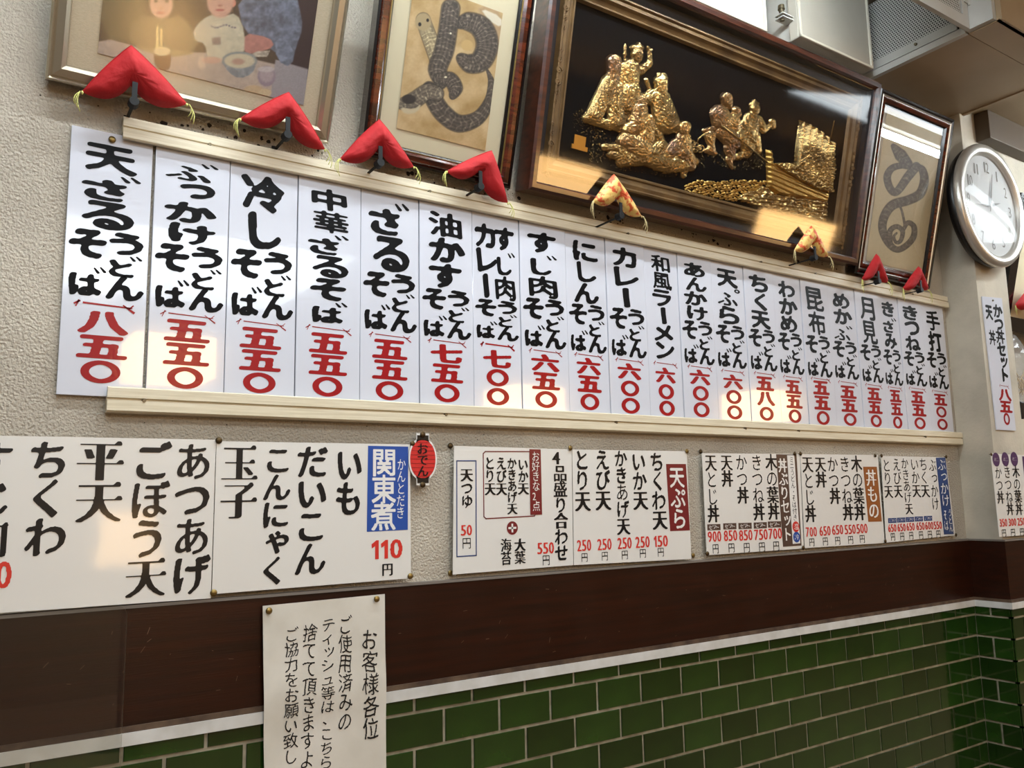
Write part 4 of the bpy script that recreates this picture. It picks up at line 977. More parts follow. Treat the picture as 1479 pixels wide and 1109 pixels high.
pc.rect('glass', .03, pc.W-.03, .03, pc.H-.03, -.0015, GLASS, .0008)
def K2(p): return [(1230+a*.2707, 120+b*.2707) for a, b in p]
def snake_b(x, y):
    C = np.zeros(x.shape+(3,))+np.array((204, 190, 156.)); C += (vn(x, y, 22, 11)*7+vn(x, y, 2, 12)*3)[..., None]
    W = lambda l: [v*.2707 for v in l]; kw = dict(base=(74, 70, 64), hi=(140, 132, 116), dark=(36, 34, 32))
    C = ribbon(C, x, y, K2([(222, 335), (262, 385), (300, 430)]), W([14, 36, 28]), per=5, seed=1, **kw)
    C = ribbon(C, x, y, K2([(345, 445), (300, 500), (240, 580), (205, 560), (190, 500), (215, 455), (265, 440), (300, 450)]), W([26, 26, 22, 22, 22, 20, 18, 12]), per=6, seed=2, **kw)
    C = ribbon(C, x, y, K2([(335, 445), (375, 460), (388, 520), (365, 590), (300, 625), (220, 650), (175, 710), (165, 780), (195, 850), (240, 888), (290, 868), (330, 820), (332, 765), (300, 745), (278, 780)]), W([14, 22, 26, 28, 28, 28, 26, 24, 22, 18, 18, 18, 16, 14, 10]), per=7, seed=3, **kw)
    C = ribbon(C, x, y, K2([(205, 850), (205, 790), (240, 765), (272, 790), (262, 840), (238, 850), (225, 820), (240, 800)]), W([16, 16, 14, 14, 12, 10, 8, 6]), per=4, seed=4, **kw)
    C = ribbon(C, x, y, K2([(252, 640), (270, 690), (284, 755)]), W([6, 7, 8]), per=3, seed=5, **kw)
    return np.clip(C, 3, 250)
pc = Pic('framed_picture', (1340, 418), -.028, 14, 2.1768, 2.5777, .545, 'dark lacquer frame with single grey snake drawing beside the pier', 'picture frame')
pc.frame([('outer_bead', BLACKL, [(0, -.023), (0, .004), (.004, .008), (.010, .009), (.014, .005)]), ('silver_bead', CLOCKS, [(.014, .005), (.0165, .0075), (.019, .005)]), ('moulding', STRIPE, [(.019, .005), (.026, .008), (.034, .004)]), ('inner_lip', BLACKL, [(.034, .004), (.040, -.005)])])
pc.mb = pc.rect('mat_board', .034, pc.W-.034, .034, pc.H-.034, -.006, mat('white_mat', (226, 222, 212), .8))
pc.paint('snake_print', .058, pc.W-.042, .045, pc.H-.050, -.0042, .0016, snake_b, PAINT)
pc.rect('glass', .036, pc.W-.036, .036, pc.H-.036, -.0015, GLASS, .0008)

# --- gilt relief of the seven gods and the treasure ship
pc = Pic('relief_picture', (1227.4, 381.5), -.055, 13.5, .977, 2.1507, .527, 'wide deep-framed golden relief of robed figures and a sailing ship on black', 'relief picture')
D0 = -.030
pc.frame([('outer_frame', BROWNL, [(0, -.046), (0, .006), (.006, .010), (.016, .010), (.020, .004), (.022, -.002)]), ('dark_liner', NAVYL, [(.022, -.002), (.024, -.022), (.048, -.024)]),
          ('gilt_moulding', GILT, [(.048, -.024), (.052, -.012), (.056, -.011), (.060, -.015), (.068, -.014), (.074, -.020), (.082, -.023), (.084, -.020), (.087, -.020), (.092, -.027)])], back=-.048)
pc.rect('felt_ground', .085, pc.W-.085, .085, pc.H-.085, D0-.001, BLACKF)
def Z1(a, b): return (810+.2074*a, 30+.2074*b)
def Z2(a, b): return (1000+.1804*a, 120+.1804*b)
def prims(L, ks, hk=.00075, fold=.35, fsc=3.2, seed=1):
    def fn(x, y):
        h = np.full(x.shape, -1.)
        for e in L:
            (ax, ay), (bx, by), r0, r1 = e[:4]; lift = e[4] if len(e) > 4 else 0.
            a = np.array(ks(ax, ay)); b = np.array(ks(bx, by)); k = (ks(100, 0)[0]-ks(0, 0)[0])/100; r0_, r1_ = r0*k, r1*k
            ab = b-a; t = np.clip(((x-a[0])*ab[0]+(y-a[1])*ab[1])/(ab@ab+1e-6), 0, 1); d = np.hypot(x-a[0]-t*ab[0], y-a[1]-t*ab[1]); r = r0_*(1-t)+r1_*t
            q = 1-(d/r)**2; hh = np.where(q > 0, (r*hk*1.0)*np.sqrt(np.maximum(q, 0))+.0012+lift, -1)
            # robe folds along the limb
            if r0 > 24: hh = np.where(q > 0, hh+.0008*np.sin((d*.8+t*np.hypot(*ab)*.35)*1.5+vn(x, y, 4.5, seed)*3.6)*np.sqrt(np.maximum(q, 0)), hh)
            h = np.maximum(h, hh)
        h = np.where(h > 0, h+.0006*vn(x, y, 1.5, seed+5)*(h > .002), h); return np.where(h > 0, np.maximum(h, .0004), h)
    return fn
FIG = [
 ('god_figure', GOLD, Z1, [((340, 430), (230, 660), 62, 60), ((385, 470), (380, 700), 52, 62), ((185, 680), (400, 745), 34, 30), ((300, 560), (420, 600), 44, 40)]),
 ('god_head', BRONZE, Z1, [((362, 285), (362, 350), 50, 46, .004), ((358, 380), (352, 470), 46, 34, .003), ((352, 470), (352, 540), 30, 8, .002), ((312, 388), (312, 392), 12, 12)]),
 ('god_figure', GOLD, Z1, [((522, 238), (522, 262), 40, 34, .005), ((540, 158), (535, 190), 10, 36, .003), ((505, 190), (552, 190), 22, 22, .002), ((480, 330), (488, 480), 66, 54), ((480, 500), (450, 590), 74, 60), ((450, 590), (428, 690), 34, 26), ((500, 590), (478, 720), 30, 14), ((550, 350), (615, 300), 30, 24), ((622, 300), (618, 215), 18, 14), ((618, 215), (606, 185), 12, 10), ((620, 215), (634, 200), 7, 6), ((440, 320), (430, 470), 34, 28), ((445, 180), (450, 470), 6, 6), ((450, 165), (448, 235), 3, 12)]),
 ('god_figure', GOLD, Z1, [((692, 440), (690, 480), 44, 40, .005), ((708, 384), (690, 420), 22, 46, .004), ((680, 372), (686, 396), 12, 10), ((735, 398), (736, 410), 10, 8), ((690, 540), (730, 700), 68, 92), ((640, 520), (600, 545), 46, 46), ((595, 412), (625, 495), 14, 10), ((650, 760), (700, 850), 40, 30), ((760, 640), (790, 740), 42, 40)]),
 ('god_figure', BRONZE, Z1, [((548, 560), (570, 560), 46, 42), ((545, 620), (540, 700), 58, 64), ((600, 700), (590, 820), 54, 60), ((470, 760), (560, 720), 50, 60), ((450, 840), (560, 900), 62, 80)]),
 ('god_figure', BRONZE, Z1, [((852, 742), (850, 762), 44, 40, .005), ((850, 820), (850, 920), 54, 66), ((800, 860), (760, 920), 40, 46), ((880, 960), (900, 1010), 56, 40)]),
 ('relief_clouds', GOLD, Z1, [((310, 880), (430, 900), 26, 40), ((360, 930), (520, 960), 34, 52), ((420, 980), (600, 960), 38, 52), ((590, 960), (740, 1010), 54, 56), ((740, 1010), (850, 1000), 52, 54), ((690, 880), (640, 930), 50, 50), ((730, 860), (735, 940), 14, 40), ((860, 1020), (855, 1080), 34, 16), ((800, 960), (930, 980), 34, 30)]),
 ('god_figure', BRONZE, Z2, [((262, 118), (268, 150), 42, 38, .006), ((285, 170), (290, 190), 28, 20, .004), ((215, 250), (235, 300), 76, 86), ((320, 300), (340, 350), 60, 44), ((350, 220), (365, 250), 34, 28), ((240, 390), (330, 470), 62, 72), ((300, 520), (310, 600), 50, 30), ((290, 610), (320, 680), 26, 10), ((90, 380), (190, 365), 12, 26), ((140, 430), (145, 470), 46, 34), ((150, 500), (150, 530), 28, 34), ((110, 540), (180, 560), 18, 18)]),
 ('god_figure', GOLD, Z2, [((492, 205), (492, 225), 36, 32, .005), ((492, 145), (492, 180), 14, 34, .003), ((470, 170), (516, 170), 16, 16, .002), ((470, 290), (450, 400), 62, 76), ((420, 330), (390, 460), 40, 64), ((520, 300), (570, 370), 44, 32), ((570, 380), (610, 350), 26, 20), ((640, 310), (650, 345), 26, 20), ((480, 440), (530, 540), 66, 26), ((440, 520), (430, 560), 60, 40), ((360, 590), (450, 560), 26, 26)]),
]
for k, (nm, m, ks, L) in enumerate(FIG):
    xs = [ks(*p)[0] for e in L for p in e[:2]]; ys = [ks(*p)[1] for e in L for p in e[:2]]; q = 22
    pc.relief(nm, (min(xs)-q, max(xs)+q, min(ys)-q, max(ys)+q), D0, .0016, prims(L, ks, seed=k*9+1), m)
# tendril, fishing rod
b = MB()
def L2(a, d=.004):
    q = pc.loc(*a, D0+d); return (q[0], -(D0+d), q[1])
def spiral(cx, cy, r, turns, n=26, ph=0): return [(cx+r*(1-k/n*.8)*math.cos(ph+turns*2*math.pi*k/n), cy+r*(1-k/n*.8)*math.sin(ph+turns*2*math.pi*k/n)) for k in range(n)]
b.tube([L2(p) for p in [Z2(150, 400), Z2(90, 410), Z2(50, 445), Z2(40, 470)]], .0022, 6)
for cx, cy, r, tn, ph in ((30, 500, 40, 1.4, 0), (65, 520, 34, -1.3, 2), (20, 535, 30, 1.2, 4), (0, 480, 26, -1.2, 1)): b.tube([L2(Z2(*p)) for p in spiral(cx, cy, r, tn, ph=ph)], .0022, 6)
b.tube([L2(Z2(*p), .012) for p in ((235, 340), (420, 480), (600, 635))], .0022, 6)
mk('gold_tendrils', b.V, b.F, GOLD, pc.e, smooth=True, local=True)
# waves
WP1 = [Z2(*p) for p in ((-60, 820), (60, 775), (200, 790), (330, 775), (590, 780), (600, 860), (640, 950), (330, 945), (-60, 880))]
def wave1(x, y):
    d = pdist(x, y, WP1)+.8*vn(x, y, 3, 2); w_ = np.sin(x*.62+1.5*np.sin(y*.7))*np.sin(y*1.15-x*.3+.8*np.sin(x*.5))+.3*vn(x, y, 4, 3); return np.where((d > 0) & (w_ > -.05), .0012+.0032*np.maximum(w_, 0), -1)
pc.relief('relief_waves', (985, 1120, 250, 300), D0, .0015, wave1, GOLDW)
WP2 = [Z2(*p) for p in ((350, 935), (420, 870), (500, 860), (545, 815), (600, 850), (680, 900), (1075, 945), (1055, 1115), (900, 1085), (700, 1040), (520, 990))]
def wave2(x, y):
    d = pdist(x, y, WP2); w_ = np.sin((x+y*.4)*.55+2.2*vn(x, y, 5, 4))+.6*np.sin((y*1.3-x*.2)*.8+2*vn(x, y, 4, 8)); return np.where(d > 0, np.minimum(d*.004, .004)+.0035+.0028*w_, -1)
pc.relief('relief_waves', (1060, 1200, 262, 324), D0, .0014, wave2, GOLD)
# ship
HP = [Z2(*p) for p in ((588, 535), (628, 540), (640, 650), (700, 690), (860, 790), (960, 840), (1085, 885), (1072, 955), (900, 925), (660, 890), (596, 830))]
def hull(x, y):
    d = pdist(x, y, HP); tt = (y-HP[2][1])-(x-HP[2][0])*.42; return np.where(d > 0, np.minimum(d*.003, .008)+.003+.0012*np.sin(tt*.9)+.0006*vn(x, y, 2, 3), -1)
pc.relief('ship_hull', (1100, 1200, 212, 296), D0, .0014, hull, GOLDW)
SP = [Z2(*p) for p in ((858, 305), (930, 335), (1010, 385), (1085, 445), (1140, 505), (1130, 640), (1100, 760), (960, 740), (815, 660), (822, 520), (838, 400))]
def sail(x, y):
    d = pdist(x, y, SP); u = (x-SP[0][0])+.13*(y-SP[0][1]); return np.where(d > 0, np.minimum(d*.004, .005)+.004+.0060*np.sin(u*.66)+.0003*vn(x, y, 2, 6), -1)
pc.relief('ship_sail', (1140, 1212, 170, 262), D0, .0013, sail, GOLD)
TP = [Z2(*p) for p in ((635, 645), (720, 640), (800, 650), (860, 600), (890, 480), (950, 480), (990, 560), (1100, 560), (1110, 700), (1090, 880), (980, 850), (860, 790), (700, 700))]
def cargo(x, y):
    d = pdist(x, y, TP); w_ = np.abs(vn(x, y, 2.4, 21))+.7*np.abs(vn(x, y, 1.4, 22)); return np.where((d > 0) & (w_ > .18), .009+.009*w_+np.minimum(d*.001, .004), -1)
pc.relief('ship_cargo', (1108, 1206, 200, 284), D0, .0013, cargo, GOLD)
b = MB(); b.tube([L2(Z2(*p), .004) for p in ((1135, 300), (1105, 440))], .0015, 6); b.tube([L2(Z2(*p), .010) for p in ((850, 298), (930, 330), (1010, 380), (1140, 508))], .0022, 6); mk('ship_rigging', b.V, b.F, GOLD, pc.e, local=True)
# seal plaque
a = pc.loc(*Z1(95, 790), D0); c_ = pc.loc(*Z1(168, 900), D0)
b = MB(); V, F = boxvf(a[0], c_[0]-.002, -(D0+.002), -D0, c_[1]+.006, a[1]); b.add(V, F); V, F = boxvf(a[0]-.006, c_[0]+.005, -(D0+.003), -D0, c_[1]-.004, c_[1]+.006); b.add(V, F); mk('seal_plaque', b.V, b.F, mat('plaque_gold', (196, 150, 72), .35, .8), pc.e, local=True)
# gold dust speckles
b = MB()
def speck(poly, n):
    xs = [p[0] for p in poly]; ys = [p[1] for p in poly]; k = 0
    while k < n:
        x, y = random.uniform(min(xs), max(xs)), random.uniform(min(ys), max(ys))
        if inpoly(np.array([x]), np.array([y]), poly)[0]:
            X, Z = pc.loc(x, y, D0); r = random.uniform(.0006, .0016); b.add([(X-r, -D0-.0002, Z), (X, -D0-.0002, Z-r), (X+r, -D0-.0002, Z), (X, -D0-.0002, Z+r), (X, -D0-r, Z)], [(0, 1, 4), (1, 2, 4), (2, 3, 4), (3, 0, 4)]); k += 1
speck([Z1(*p) for p in ((80, 640), (160, 610), (250, 740), (420, 860), (400, 1000), (200, 980), (190, 800), (90, 760))], 330)
speck([Z1(*p) for p in ((900, 800), (1000, 940), (1000, 1030), (900, 1000))], 70); speck([Z2(*p) for p in ((80, 540), (250, 540), (600, 560), (600, 680), (330, 700), (180, 640))], 280)
speck([Z1(*p) for p in ((330, 1000), (800, 1060), (850, 1100), (400, 1040))], 70)
o = mk('gold_dust', b.V, b.F, GOLD, pc.e, local=True); o['kind'] = 'stuff'
# carved scrolls on the gilt moulding
b = MB()
def scroll(x, z, vert):
    for sgn in (-1, 1):
        for k in range(3):
            c0 = (x, z+sgn*(.012+.022*k)) if vert else (x+sgn*(.012+.022*k), z)
            rr = .0085-.0018*k
            b.tube([(c0[0]+rr*(1-.7*q/14)*math.cos(q*.55*sgn+k), .0125, c0[1]+rr*(1-.7*q/14)*math.sin(q*.55*sgn+k)) for q in range(15)], .0018, 5)
for z in (.10, .26, .42): scroll(.0565, z, True); scroll(pc.W-.0565, z, True)
mk('carved_scrolls', b.V, b.F, GILT, pc.e, smooth=True, local=True)
pc.rect('glass', .018, pc.W-.018, .018, pc.H-.018, -.001, GLASS2, .0012)
GOLDPIC = pc

# ------------------------------------------------------------------ cushions under the frames, with hooks
def cushion(pts, depth, th, m, tm, label, tass=True, fat=.016, ofs=.0, tlen=.03):
    """pts px: left tip, apex, right tip, notch; pillow on a plane leaning like the frame"""
    t = math.radians(th); n = np.array([0, -math.cos(t), -math.sin(t)]); uz = np.array([0, -math.sin(t), math.cos(t)])
    base = onY(*pts[3], depth); O = base; L = np.array([[(onP(*p, O, n)-O)[0], (onP(*p, O, n)-O)@uz] for p in pts])
    lt, ap, rt_, no = L
    e = empty('frame_cushion', tuple(O), (t, 0, 0)); tag(e, label, 'cushion', 'cushions under the frames')
    def bez(a, c, k, s_):
        m_ = (a+c)/2; d = c-a; q = np.array([-d[1], d[0]]); return m_+q*k*s_
    # outline with gently bowed edges
    out = []
    for a, c, k in ((lt, ap, .05), (ap, rt_, .05), (rt_, no, .42), (no, lt, .42)):
        mm = bez(a, c, k, 1)
        for q in np.linspace(0, 1, 10, endpoint=False): out.append((1-q)**2*a+2*q*(1-q)*mm+q*q*c)
    out = np.array(out); c0 = (ap*1.2+no*1.0+lt*.4+rt_*.4)/3.0
    rings = 9; V = []; F = []; nO = len(out)
    def hgt(p, w_):
        dd = pdist(np.array([p[0]]), np.array([p[1]]), [tuple(o_) for o_ in out])[0]
        return fat*math.sqrt(max(0, 1-(1-min(1, max(dd, 0)/(fat*1.5)))**2))
    for sgn in (1, -.35):
        for k in range(rings):
            q = (k/(rings-1)); q = q**.8
            for o_ in out:
                p = o_*(1-q)+c0*q*1.0 if k < rings-1 else c0*.98+o_*.02
                wr = .0008*math.sin(o_[0]*500+k)*q*(1-q)*4
                V.append((p[0], -(sgn*(hgt(p, q)+wr))-.004, p[1]))
    for s_ in (0, 1):
        of = s_*rings*nO
        for k in range(rings-1):
            for i in range(nO):
                f = (of+k*nO+i, of+k*nO+(i+1) % nO, of+(k+1)*nO+(i+1) % nO, of+(k+1)*nO+i); F.append(f if s_ == 0 else f[::-1])
        f = tuple(of+(rings-1)*nO+i for i in range(nO)); F.append(f if s_ == 0 else f[::-1])
    mk('pad', V, F, m, e, smooth=True, local=True)
    # seam cord along the top edges
    b_ = MB(); b_.tube([(o_[0], -.004, o_[1]) for o_ in out[:21]], .0011, 5); mk('seam', b_.V, b_.F, m, e, local=True)
    # tassels hang straight down (world z) from the two tips
    R_ = np.array([[0, 0, 0]])
    if tass:
        for tip, sd in ((lt, -1), (rt_, 1)):
            b_ = MB(); W0 = O+np.array([tip[0], 0, 0])+uz*tip[1]+n*.006
            for k in range(3):
                ln = tlen*(.75+.2*k); wx = .004*(k-1)
                path = [W0+np.array([sd*(.003+.006*math.sin(q*2.6))+wx*q, -.001*k-.004*math.sin(q*3), -ln*q]) for q in np.linspace(0, 1, 8)]
                b_.tube(path, .0007, 5)
            b_.cyl(W0+np.array([0, 0, .001]), W0+np.array([0, 0, -.004]), .0018, .0014, 8)
            mk('tassel', b_.V, b_.F, tm, e, smooth=True)
    return e, O
def hook(px, py, depth, th, label, h=.02):
    t = math.radians(th); P = onY(px, py, depth); b = MB(); w_ = .0040; y1 = P[1]-.010
    # plate on wall, arm out under the frame, upturned tongue over the pad
    b.box(P[0]-w_*.6, P[0]+w_*.6, y1, -.0006, P[2]-.024, P[2]-.0215); b.box(P[0]-w_, P[0]+w_, y1-.002, y1+.0005, P[2]-.024, P[2]+h*.55)
    b.box(P[0]-w_*1.1, P[0]+w_*1.1, -.003, -.0006, P[2]-.036, P[2]-.014); b.cyl((P[0], y1+.012, P[2]-.022), (P[0], y1-.004, P[2]-.022), .0085, .0075, 12)
    o = b.go('picture_hook', HOOK, loc=(P[0], -.0006, P[2]-.040)); tag(o, label, 'hook', 'picture hooks under the frames')
CU = [([(118.5, 133), (189, 66), (269, 150.5), (188, 124)], -.050, 22, REDC, THREAD, 'largest red triangular cushion, under the left end of the family photo frame', (193, 132)),
      ([(346, 172), (416, 133.5), (468, 216), (411, 171)], -.050, 22, REDC, THREAD, 'red triangular cushion under the right end of the family photo frame', (413, 181)),
      ([(490, 230.5), (547, 173), (596, 241.6), (545, 214)], -.047, 16, REDC, THREAD, 'red triangular cushion under the left end of the two-coil snake frame', (546, 222)),
      ([(643.6, 248), (708.6, 217.8), (731.6, 293), (689, 248)], -.047, 16, REDC, THREAD, 'red triangular cushion under the right end of the two-coil snake frame', (690, 257)),
      ([(855, 291.6), (885, 252), (924.3, 312.4), (888, 286)], -.077, 13.5, BROC, THREADG, 'gold brocade cushion under the left part of the gilt relief frame', (892, 300)),
      ([(1145.6, 361.4), (1170, 326), (1194, 370), (1170, 351)], -.077, 13.5, BROC, THREADG, 'gold brocade cushion under the right end of the gilt relief frame', (1172, 362)),
      ([(1243, 404), (1264, 366.5), (1280, 407.6), (1263, 389)], -.048, 14, REDC, THREAD, 'small red cushion under the left corner of the grey snake frame', (1264, 397)),
      ([(1302, 417), (1325, 384.7), (1338, 418.6), (1324, 404)], -.048, 14, REDC, THREAD, 'small red cushion under the right corner of the grey snake frame', (1325, 410))]
for i, (p, d, th, m, tm, lab, hk) in enumerate(CU):
    fat = .021 if i < 4 else .015
    cushion(p, d, th, m, tm, lab, fat=fat, tlen=.030 if i < 4 else .036)
    hook(hk[0], hk[1], d-.018, th, 'black iron hook at the '+['largest red cushion, leftmost', 'second red cushion from the left', 'third red cushion from the left', 'fourth red cushion from the left', 'gold cushion nearer the left', 'gold cushion nearer the clock', 'small red cushion by the dark frame\'s left corner', 'small red cushion nearest the clock'][i], .020 if i < 4 else .016)

# ------------------------------------------------------------------ wall clock on the pier
cc = (2.772, YP, 2.232); t = empty('wall_clock', (cc[0], YP, cc[2]-.2)); tag(t, 'round silver-rimmed wall clock on the pier', 'clock')
MB().lathe((cc[0], YP-.0005, cc[2]), [(.14, 0), (.195, .004), (.204, .018), (.203, .032)], 64).go('case', BLACKP, t, smooth=True)
MB().lathe((cc[0], YP, cc[2]), [(.203, .030), (.208, .036), (.209, .046), (.204, .054), (.192, .058), (.180, .056), (.172, .048), (.170, .0395)], 72, False).go('rim', CLOCKS, t, smooth=True)
MB().lathe((cc[0], YP, cc[2]), [(.172, .040), (.0001, .0405)], 48).go('dial', CLOCKF, t)
s = Sheet(YP-.0412)
for k in range(1, 13):
    a = math.radians(90-30*k); x = cc[0]+.132*math.cos(a); z = cc[2]+.132*math.sin(a); tx = str(k); wn = .022 if len(tx) == 1 else .040
    for i, ch in enumerate(tx): s.put(ch, 'plain', ('numerals', GREYINK), x+(i-(len(tx)-1)/2)*.018, z, .018 if ch != '1' else .008, .036, 48, True)
s.flush(t)
def hand(name, ang, ln, w_, dy):
    a = math.radians(90-ang); d = np.array([math.cos(a), math.sin(a)]); q = np.array([-d[1], d[0]]); P = [-d*.022-q*w_*.4, d*ln*.3-q*w_, d*ln, d*ln*.3+q*w_, -d*.022+q*w_*.4]
    V = [(cc[0]+p[0], YP-dy, cc[2]+p[1]) for p in P]+[(cc[0]+p[0], YP-dy+.0008, cc[2]+p[1]) for p in P]; n = 5
    mk(name, V, [tuple(range(n)), tuple(reversed(range(n, 2*n)))]+[(i, n+i, n+(i+1) % n, (i+1) % n) for i in range(n)], GREYINK, t)
hand('hour_hand', 73, .075, .005, .0435); hand('minute_hand', 15, .118, .0035, .0450); hand('second_hand', 262, .11, .0012, .0462)
MB().lathe((cc[0], YP, cc[2]), [(.005, .041), (.005, .047), (.0001, .048)], 16).go('hub', CLOCKS, t)
MB().lathe((cc[0], YP, cc[2]), [(.173, .049), (.14, .0520), (.08, .0545), (.0001, .0555)], 48, False).go('glass', glassmat('clock_glass', (255, 255, 255), .06, 1.33, .0), t, smooth=True)

# ------------------------------------------------------------------ boxes and ducting near the ceiling
def cover_box(label, x0, x1, z0, z1, yf, yb, latch):
    t = empty('distribution_box', ((x0+x1)/2, 0, z0)); tag(t, label, 'box')
    MB().box(x0+.006, x1-.008, yb, -.0005, z0+.006, z1, .002).go('body', BOXG, t)
    MB().box(x0, x1, yf+.006, yb-.001, z0, z1, .004).go('cover', BOXW, t)
    b = MB(); e = .012
    b.box(x0, x1, yf, yf+.007, z0, z0+.008, .002).box(x0, x0+.008, yf, yf+.007, z0, z1, .002).box(x1-.008, x1, yf, yf+.007, z0, z1, .002)
    b.go('cover_lip', mat('cream_lip', (198, 192, 176), .4), t)
    if latch:
        zl = z0+.055; b = MB(); b.box(x0-.045, x0+.004, yf+.020, yf+.048, zl, zl+.003).box(x0-.045, x0+.004, yf+.020, yf+.048, zl+.010, zl+.013); b.go('hinge_arm', BOXG, t)
        MB().cyl((x0-.032, yf+.034, zl-.004), (x0-.032, yf+.034, zl+.030), .007, .007, 12).cyl((x0-.032, yf+.034, zl+.030), (x0-.032, yf+.034, zl+.042), .010, .009, 12).go('hinge_pin', SCREW, t)
    return t
A = onY(1157, 50, -.14); B = onY(1262.5, 101, -.14); C_ = onY(1109, 44, -.14)
cover_box('cream metal box with a side hinge above the gilt relief frame', A[0], B[0], (A[2]+B[2])/2, 2.79, -.14, -.100, True)
cover_box('flush cream metal box left of the hinged one, above the gilt relief', A[0]-.62, C_[0], C_[2]-.004, 2.79, -.14, -.115, False)
MB().box(C_[0]+.002, A[0]-.002, -.03, -.0005, A[2]-.02, 2.79).go('backing_board', TAN) and tag(bpy.context.scene.objects['backing_board'], 'tan backing board seen in the gap between the two cream metal boxes', 'board')

# ceiling unit: x = const perforated end, brown underside, front unit
ZU = 2.56
XA = 2.235; YF = -.385; XB = 2.735
t = empty('ceiling_duct', ((XA+XB)/2, 0, ZU)); tag(t, 'boxed-in ceiling duct with brown underside above the grey snake frame', 'duct')
MB().box(XA+.022, XB, YF+.018, -.0005, ZU, 2.79).go('casing', TAN, t)
MB().box(XA+.012, XB, YF, YF+.017, ZU-.002, ZU+.030).go('front_lip', TAN, t)
MB().box(XA+.004, XA+.021, YF, -.0005, ZU-.003, ZU+.0165).go('end_lip', BOXG, t)
MB().box(XB, XB+.012, YF, -.0005, ZU-.004, 2.79).go('far_end_lip', TAN, t)
# perforated end panel facing left
t = empty('perforated_panel', (XA, -.19, ZU+.018)); tag(t, 'white perforated metal end grille between the hinged box and the duct', 'grille')
def perf(b, origin, U, V_, nu, nv, pitch, r, w_u, w_v):
    """sheet of hexagon-holed cells"""
    O = np.array(origin); U = np.array(U); V_ = np.array(V_)
    for j in range(nv):
        for i in range(nu):
            c = O+U*((i+.5+(.5 if j % 2 else 0))*pitch)+V_*((j+.5)*pitch*.866)
            hw, hh = pitch/2, pitch*.866/2
            outr = [c-U*hw-V_*hh, c-V_*hh, c+U*hw-V_*hh, c+U*hw, c+U*hw+V_*hh, c+V_*hh, c-U*hw+V_*hh, c-U*hw]
            inr = [c+r*(U*math.cos(a)+V_*math.sin(a)) for a in [math.radians(225+45*k) for k in range(8)]]
            b.add(outr+inr, [(k, (k+1) % 8, 8+(k+1) % 8, 8+k) for k in range(8)])
pt = .0078
b = MB(); perf(b, (XA+.010, YF+.030, ZU+.045), (0, 1, 0), (0, 0, 1), 43, 28, pt, pt*.30, 0, 0)
o = b.go('perforated_sheet', BOXG, t); o['kind'] = 'stuff'
MB().box(XA+.016, XA+.0195, YF+.022, -.005, ZU+.02, 2.79).go('cavity_shade_plate', DARK, t)  # solid plate coloured black as the shade inside the end grille
MB().box(XA+.006, XA+.012, YF+.022, -.004, ZU+.020, ZU+.046).box(XA+.006, XA+.012, YF+.020, YF+.034, ZU+.046, 2.79).go('frame_flange', BOXG, t)
MB().cyl((XA+.006, -.245, ZU+.034), (XA+.001, -.245, ZU+.034), .0045, .004, 10).go('screw', SCREW, t)
# nearer unit: perforated door in front, brown box to the right
t = empty('ceiling_unit', (2.2, YF-.04, ZU+.02)); tag(t, 'ceiling unit with perforated hinged door and tan right part at the top edge', 'ceiling unit')
XH = XA+.004
b = MB(); perf(b, (1.905, YF-.012, ZU+.035), (1, 0, 0), (0, 0, 1), 38, 26, pt, pt*.30, 0, 0); o = b.go('perforated_sheet', BOXG, t); o['kind'] = 'stuff'
MB().box(1.90, XH-.006, YF-.006, YF-.004, ZU+.014, 2.79).go('cavity_shade_plate', DARK, t)  # flat black sheet, painted shade seen through the door's holes
MB().box(1.90, XH-.001, YF-.014, YF-.002, ZU+.002, ZU+.036).box(XH-.030, XH-.001, YF-.014, YF-.002, ZU+.036, 2.79).go('door_frame', BOXG, t)
MB().box(XH+.001, XH+.5, YF-.075, YF-.002, ZU+.002, 2.79).go('side_body', BOXG, t)
MB().box(XH+.003, 4.4, YF-.074, YF-.0745+.0, ZU-.0, 2.79) if False else None
MB().box(XH+.018, 4.6, YF-.085, YF-.002, ZU-.002, ZU+.001).go('underside_plate', TAN, t)
MB().box(XH+.018, 4.6, YF-.090, YF-.0755, ZU-.002, 2.79).go('front_panel', TAN, t)
MB().box(XH-.020, XH+.012, YF-.018, YF-.0145, ZU+.075, ZU+.105).cyl((XH-.001, YF-.019, ZU+.070), (XH-.001, YF-.019, ZU+.11), .003, .003, 8).go('hinge', BOXG, t)
# dark trunking on the pier beyond
A = onY(1426.5, 158, -.16); B = onY(1430, 198, -.16)
t = MB().box(A[0], 4.5, -.16, YP-.0005, B[2], A[2], .002).go('cable_trunking', mat('brown_trunking', (74, 58, 40), .5)); tag(t, 'long dark brown trunking high on the pier above the clock', 'trunking')
t = MB().box(XB+.013, 4.5, -.30, YP-.0005, A[2]+.001, 2.79, .002).go('cable_trunking', TAN); tag(t, 'tan boxed trunking above the dark brown one, right of the duct', 'trunking')

# ------------------------------------------------------------------ things in the recess beyond the pier
pf = empty('framed_picture', (3.3, -.03, 1.86), (math.radians(14), 0, 0)); tag(pf, 'black-framed picture mostly hidden behind the pier at the right edge', 'picture frame')
mk('moulding', *boxvf(-.34, .34, -.03, 0, 0, .05), BLACKL, pf, local=True); mk('moulding', *boxvf(-.34, -.29, -.03, 0, .05, .42), BLACKL, pf, local=True); mk('moulding', *boxvf(.29, .34, -.03, 0, .05, .42), BLACKL, pf, local=True); mk('moulding', *boxvf(-.34, .34, -.03, 0, .42, .47), BLACKL, pf, local=True)
mk('mat_board', *boxvf(-.29, .29, -.012, -.008, .05, .42), MATC, pf, local=True)
cushion([(1464, 441), (1492, 408), (1515, 452), (1489, 434)], -.10, 14, REDC, THREAD, 'red cushion cut off by the right edge of the photo beyond the pier', fat=.016)
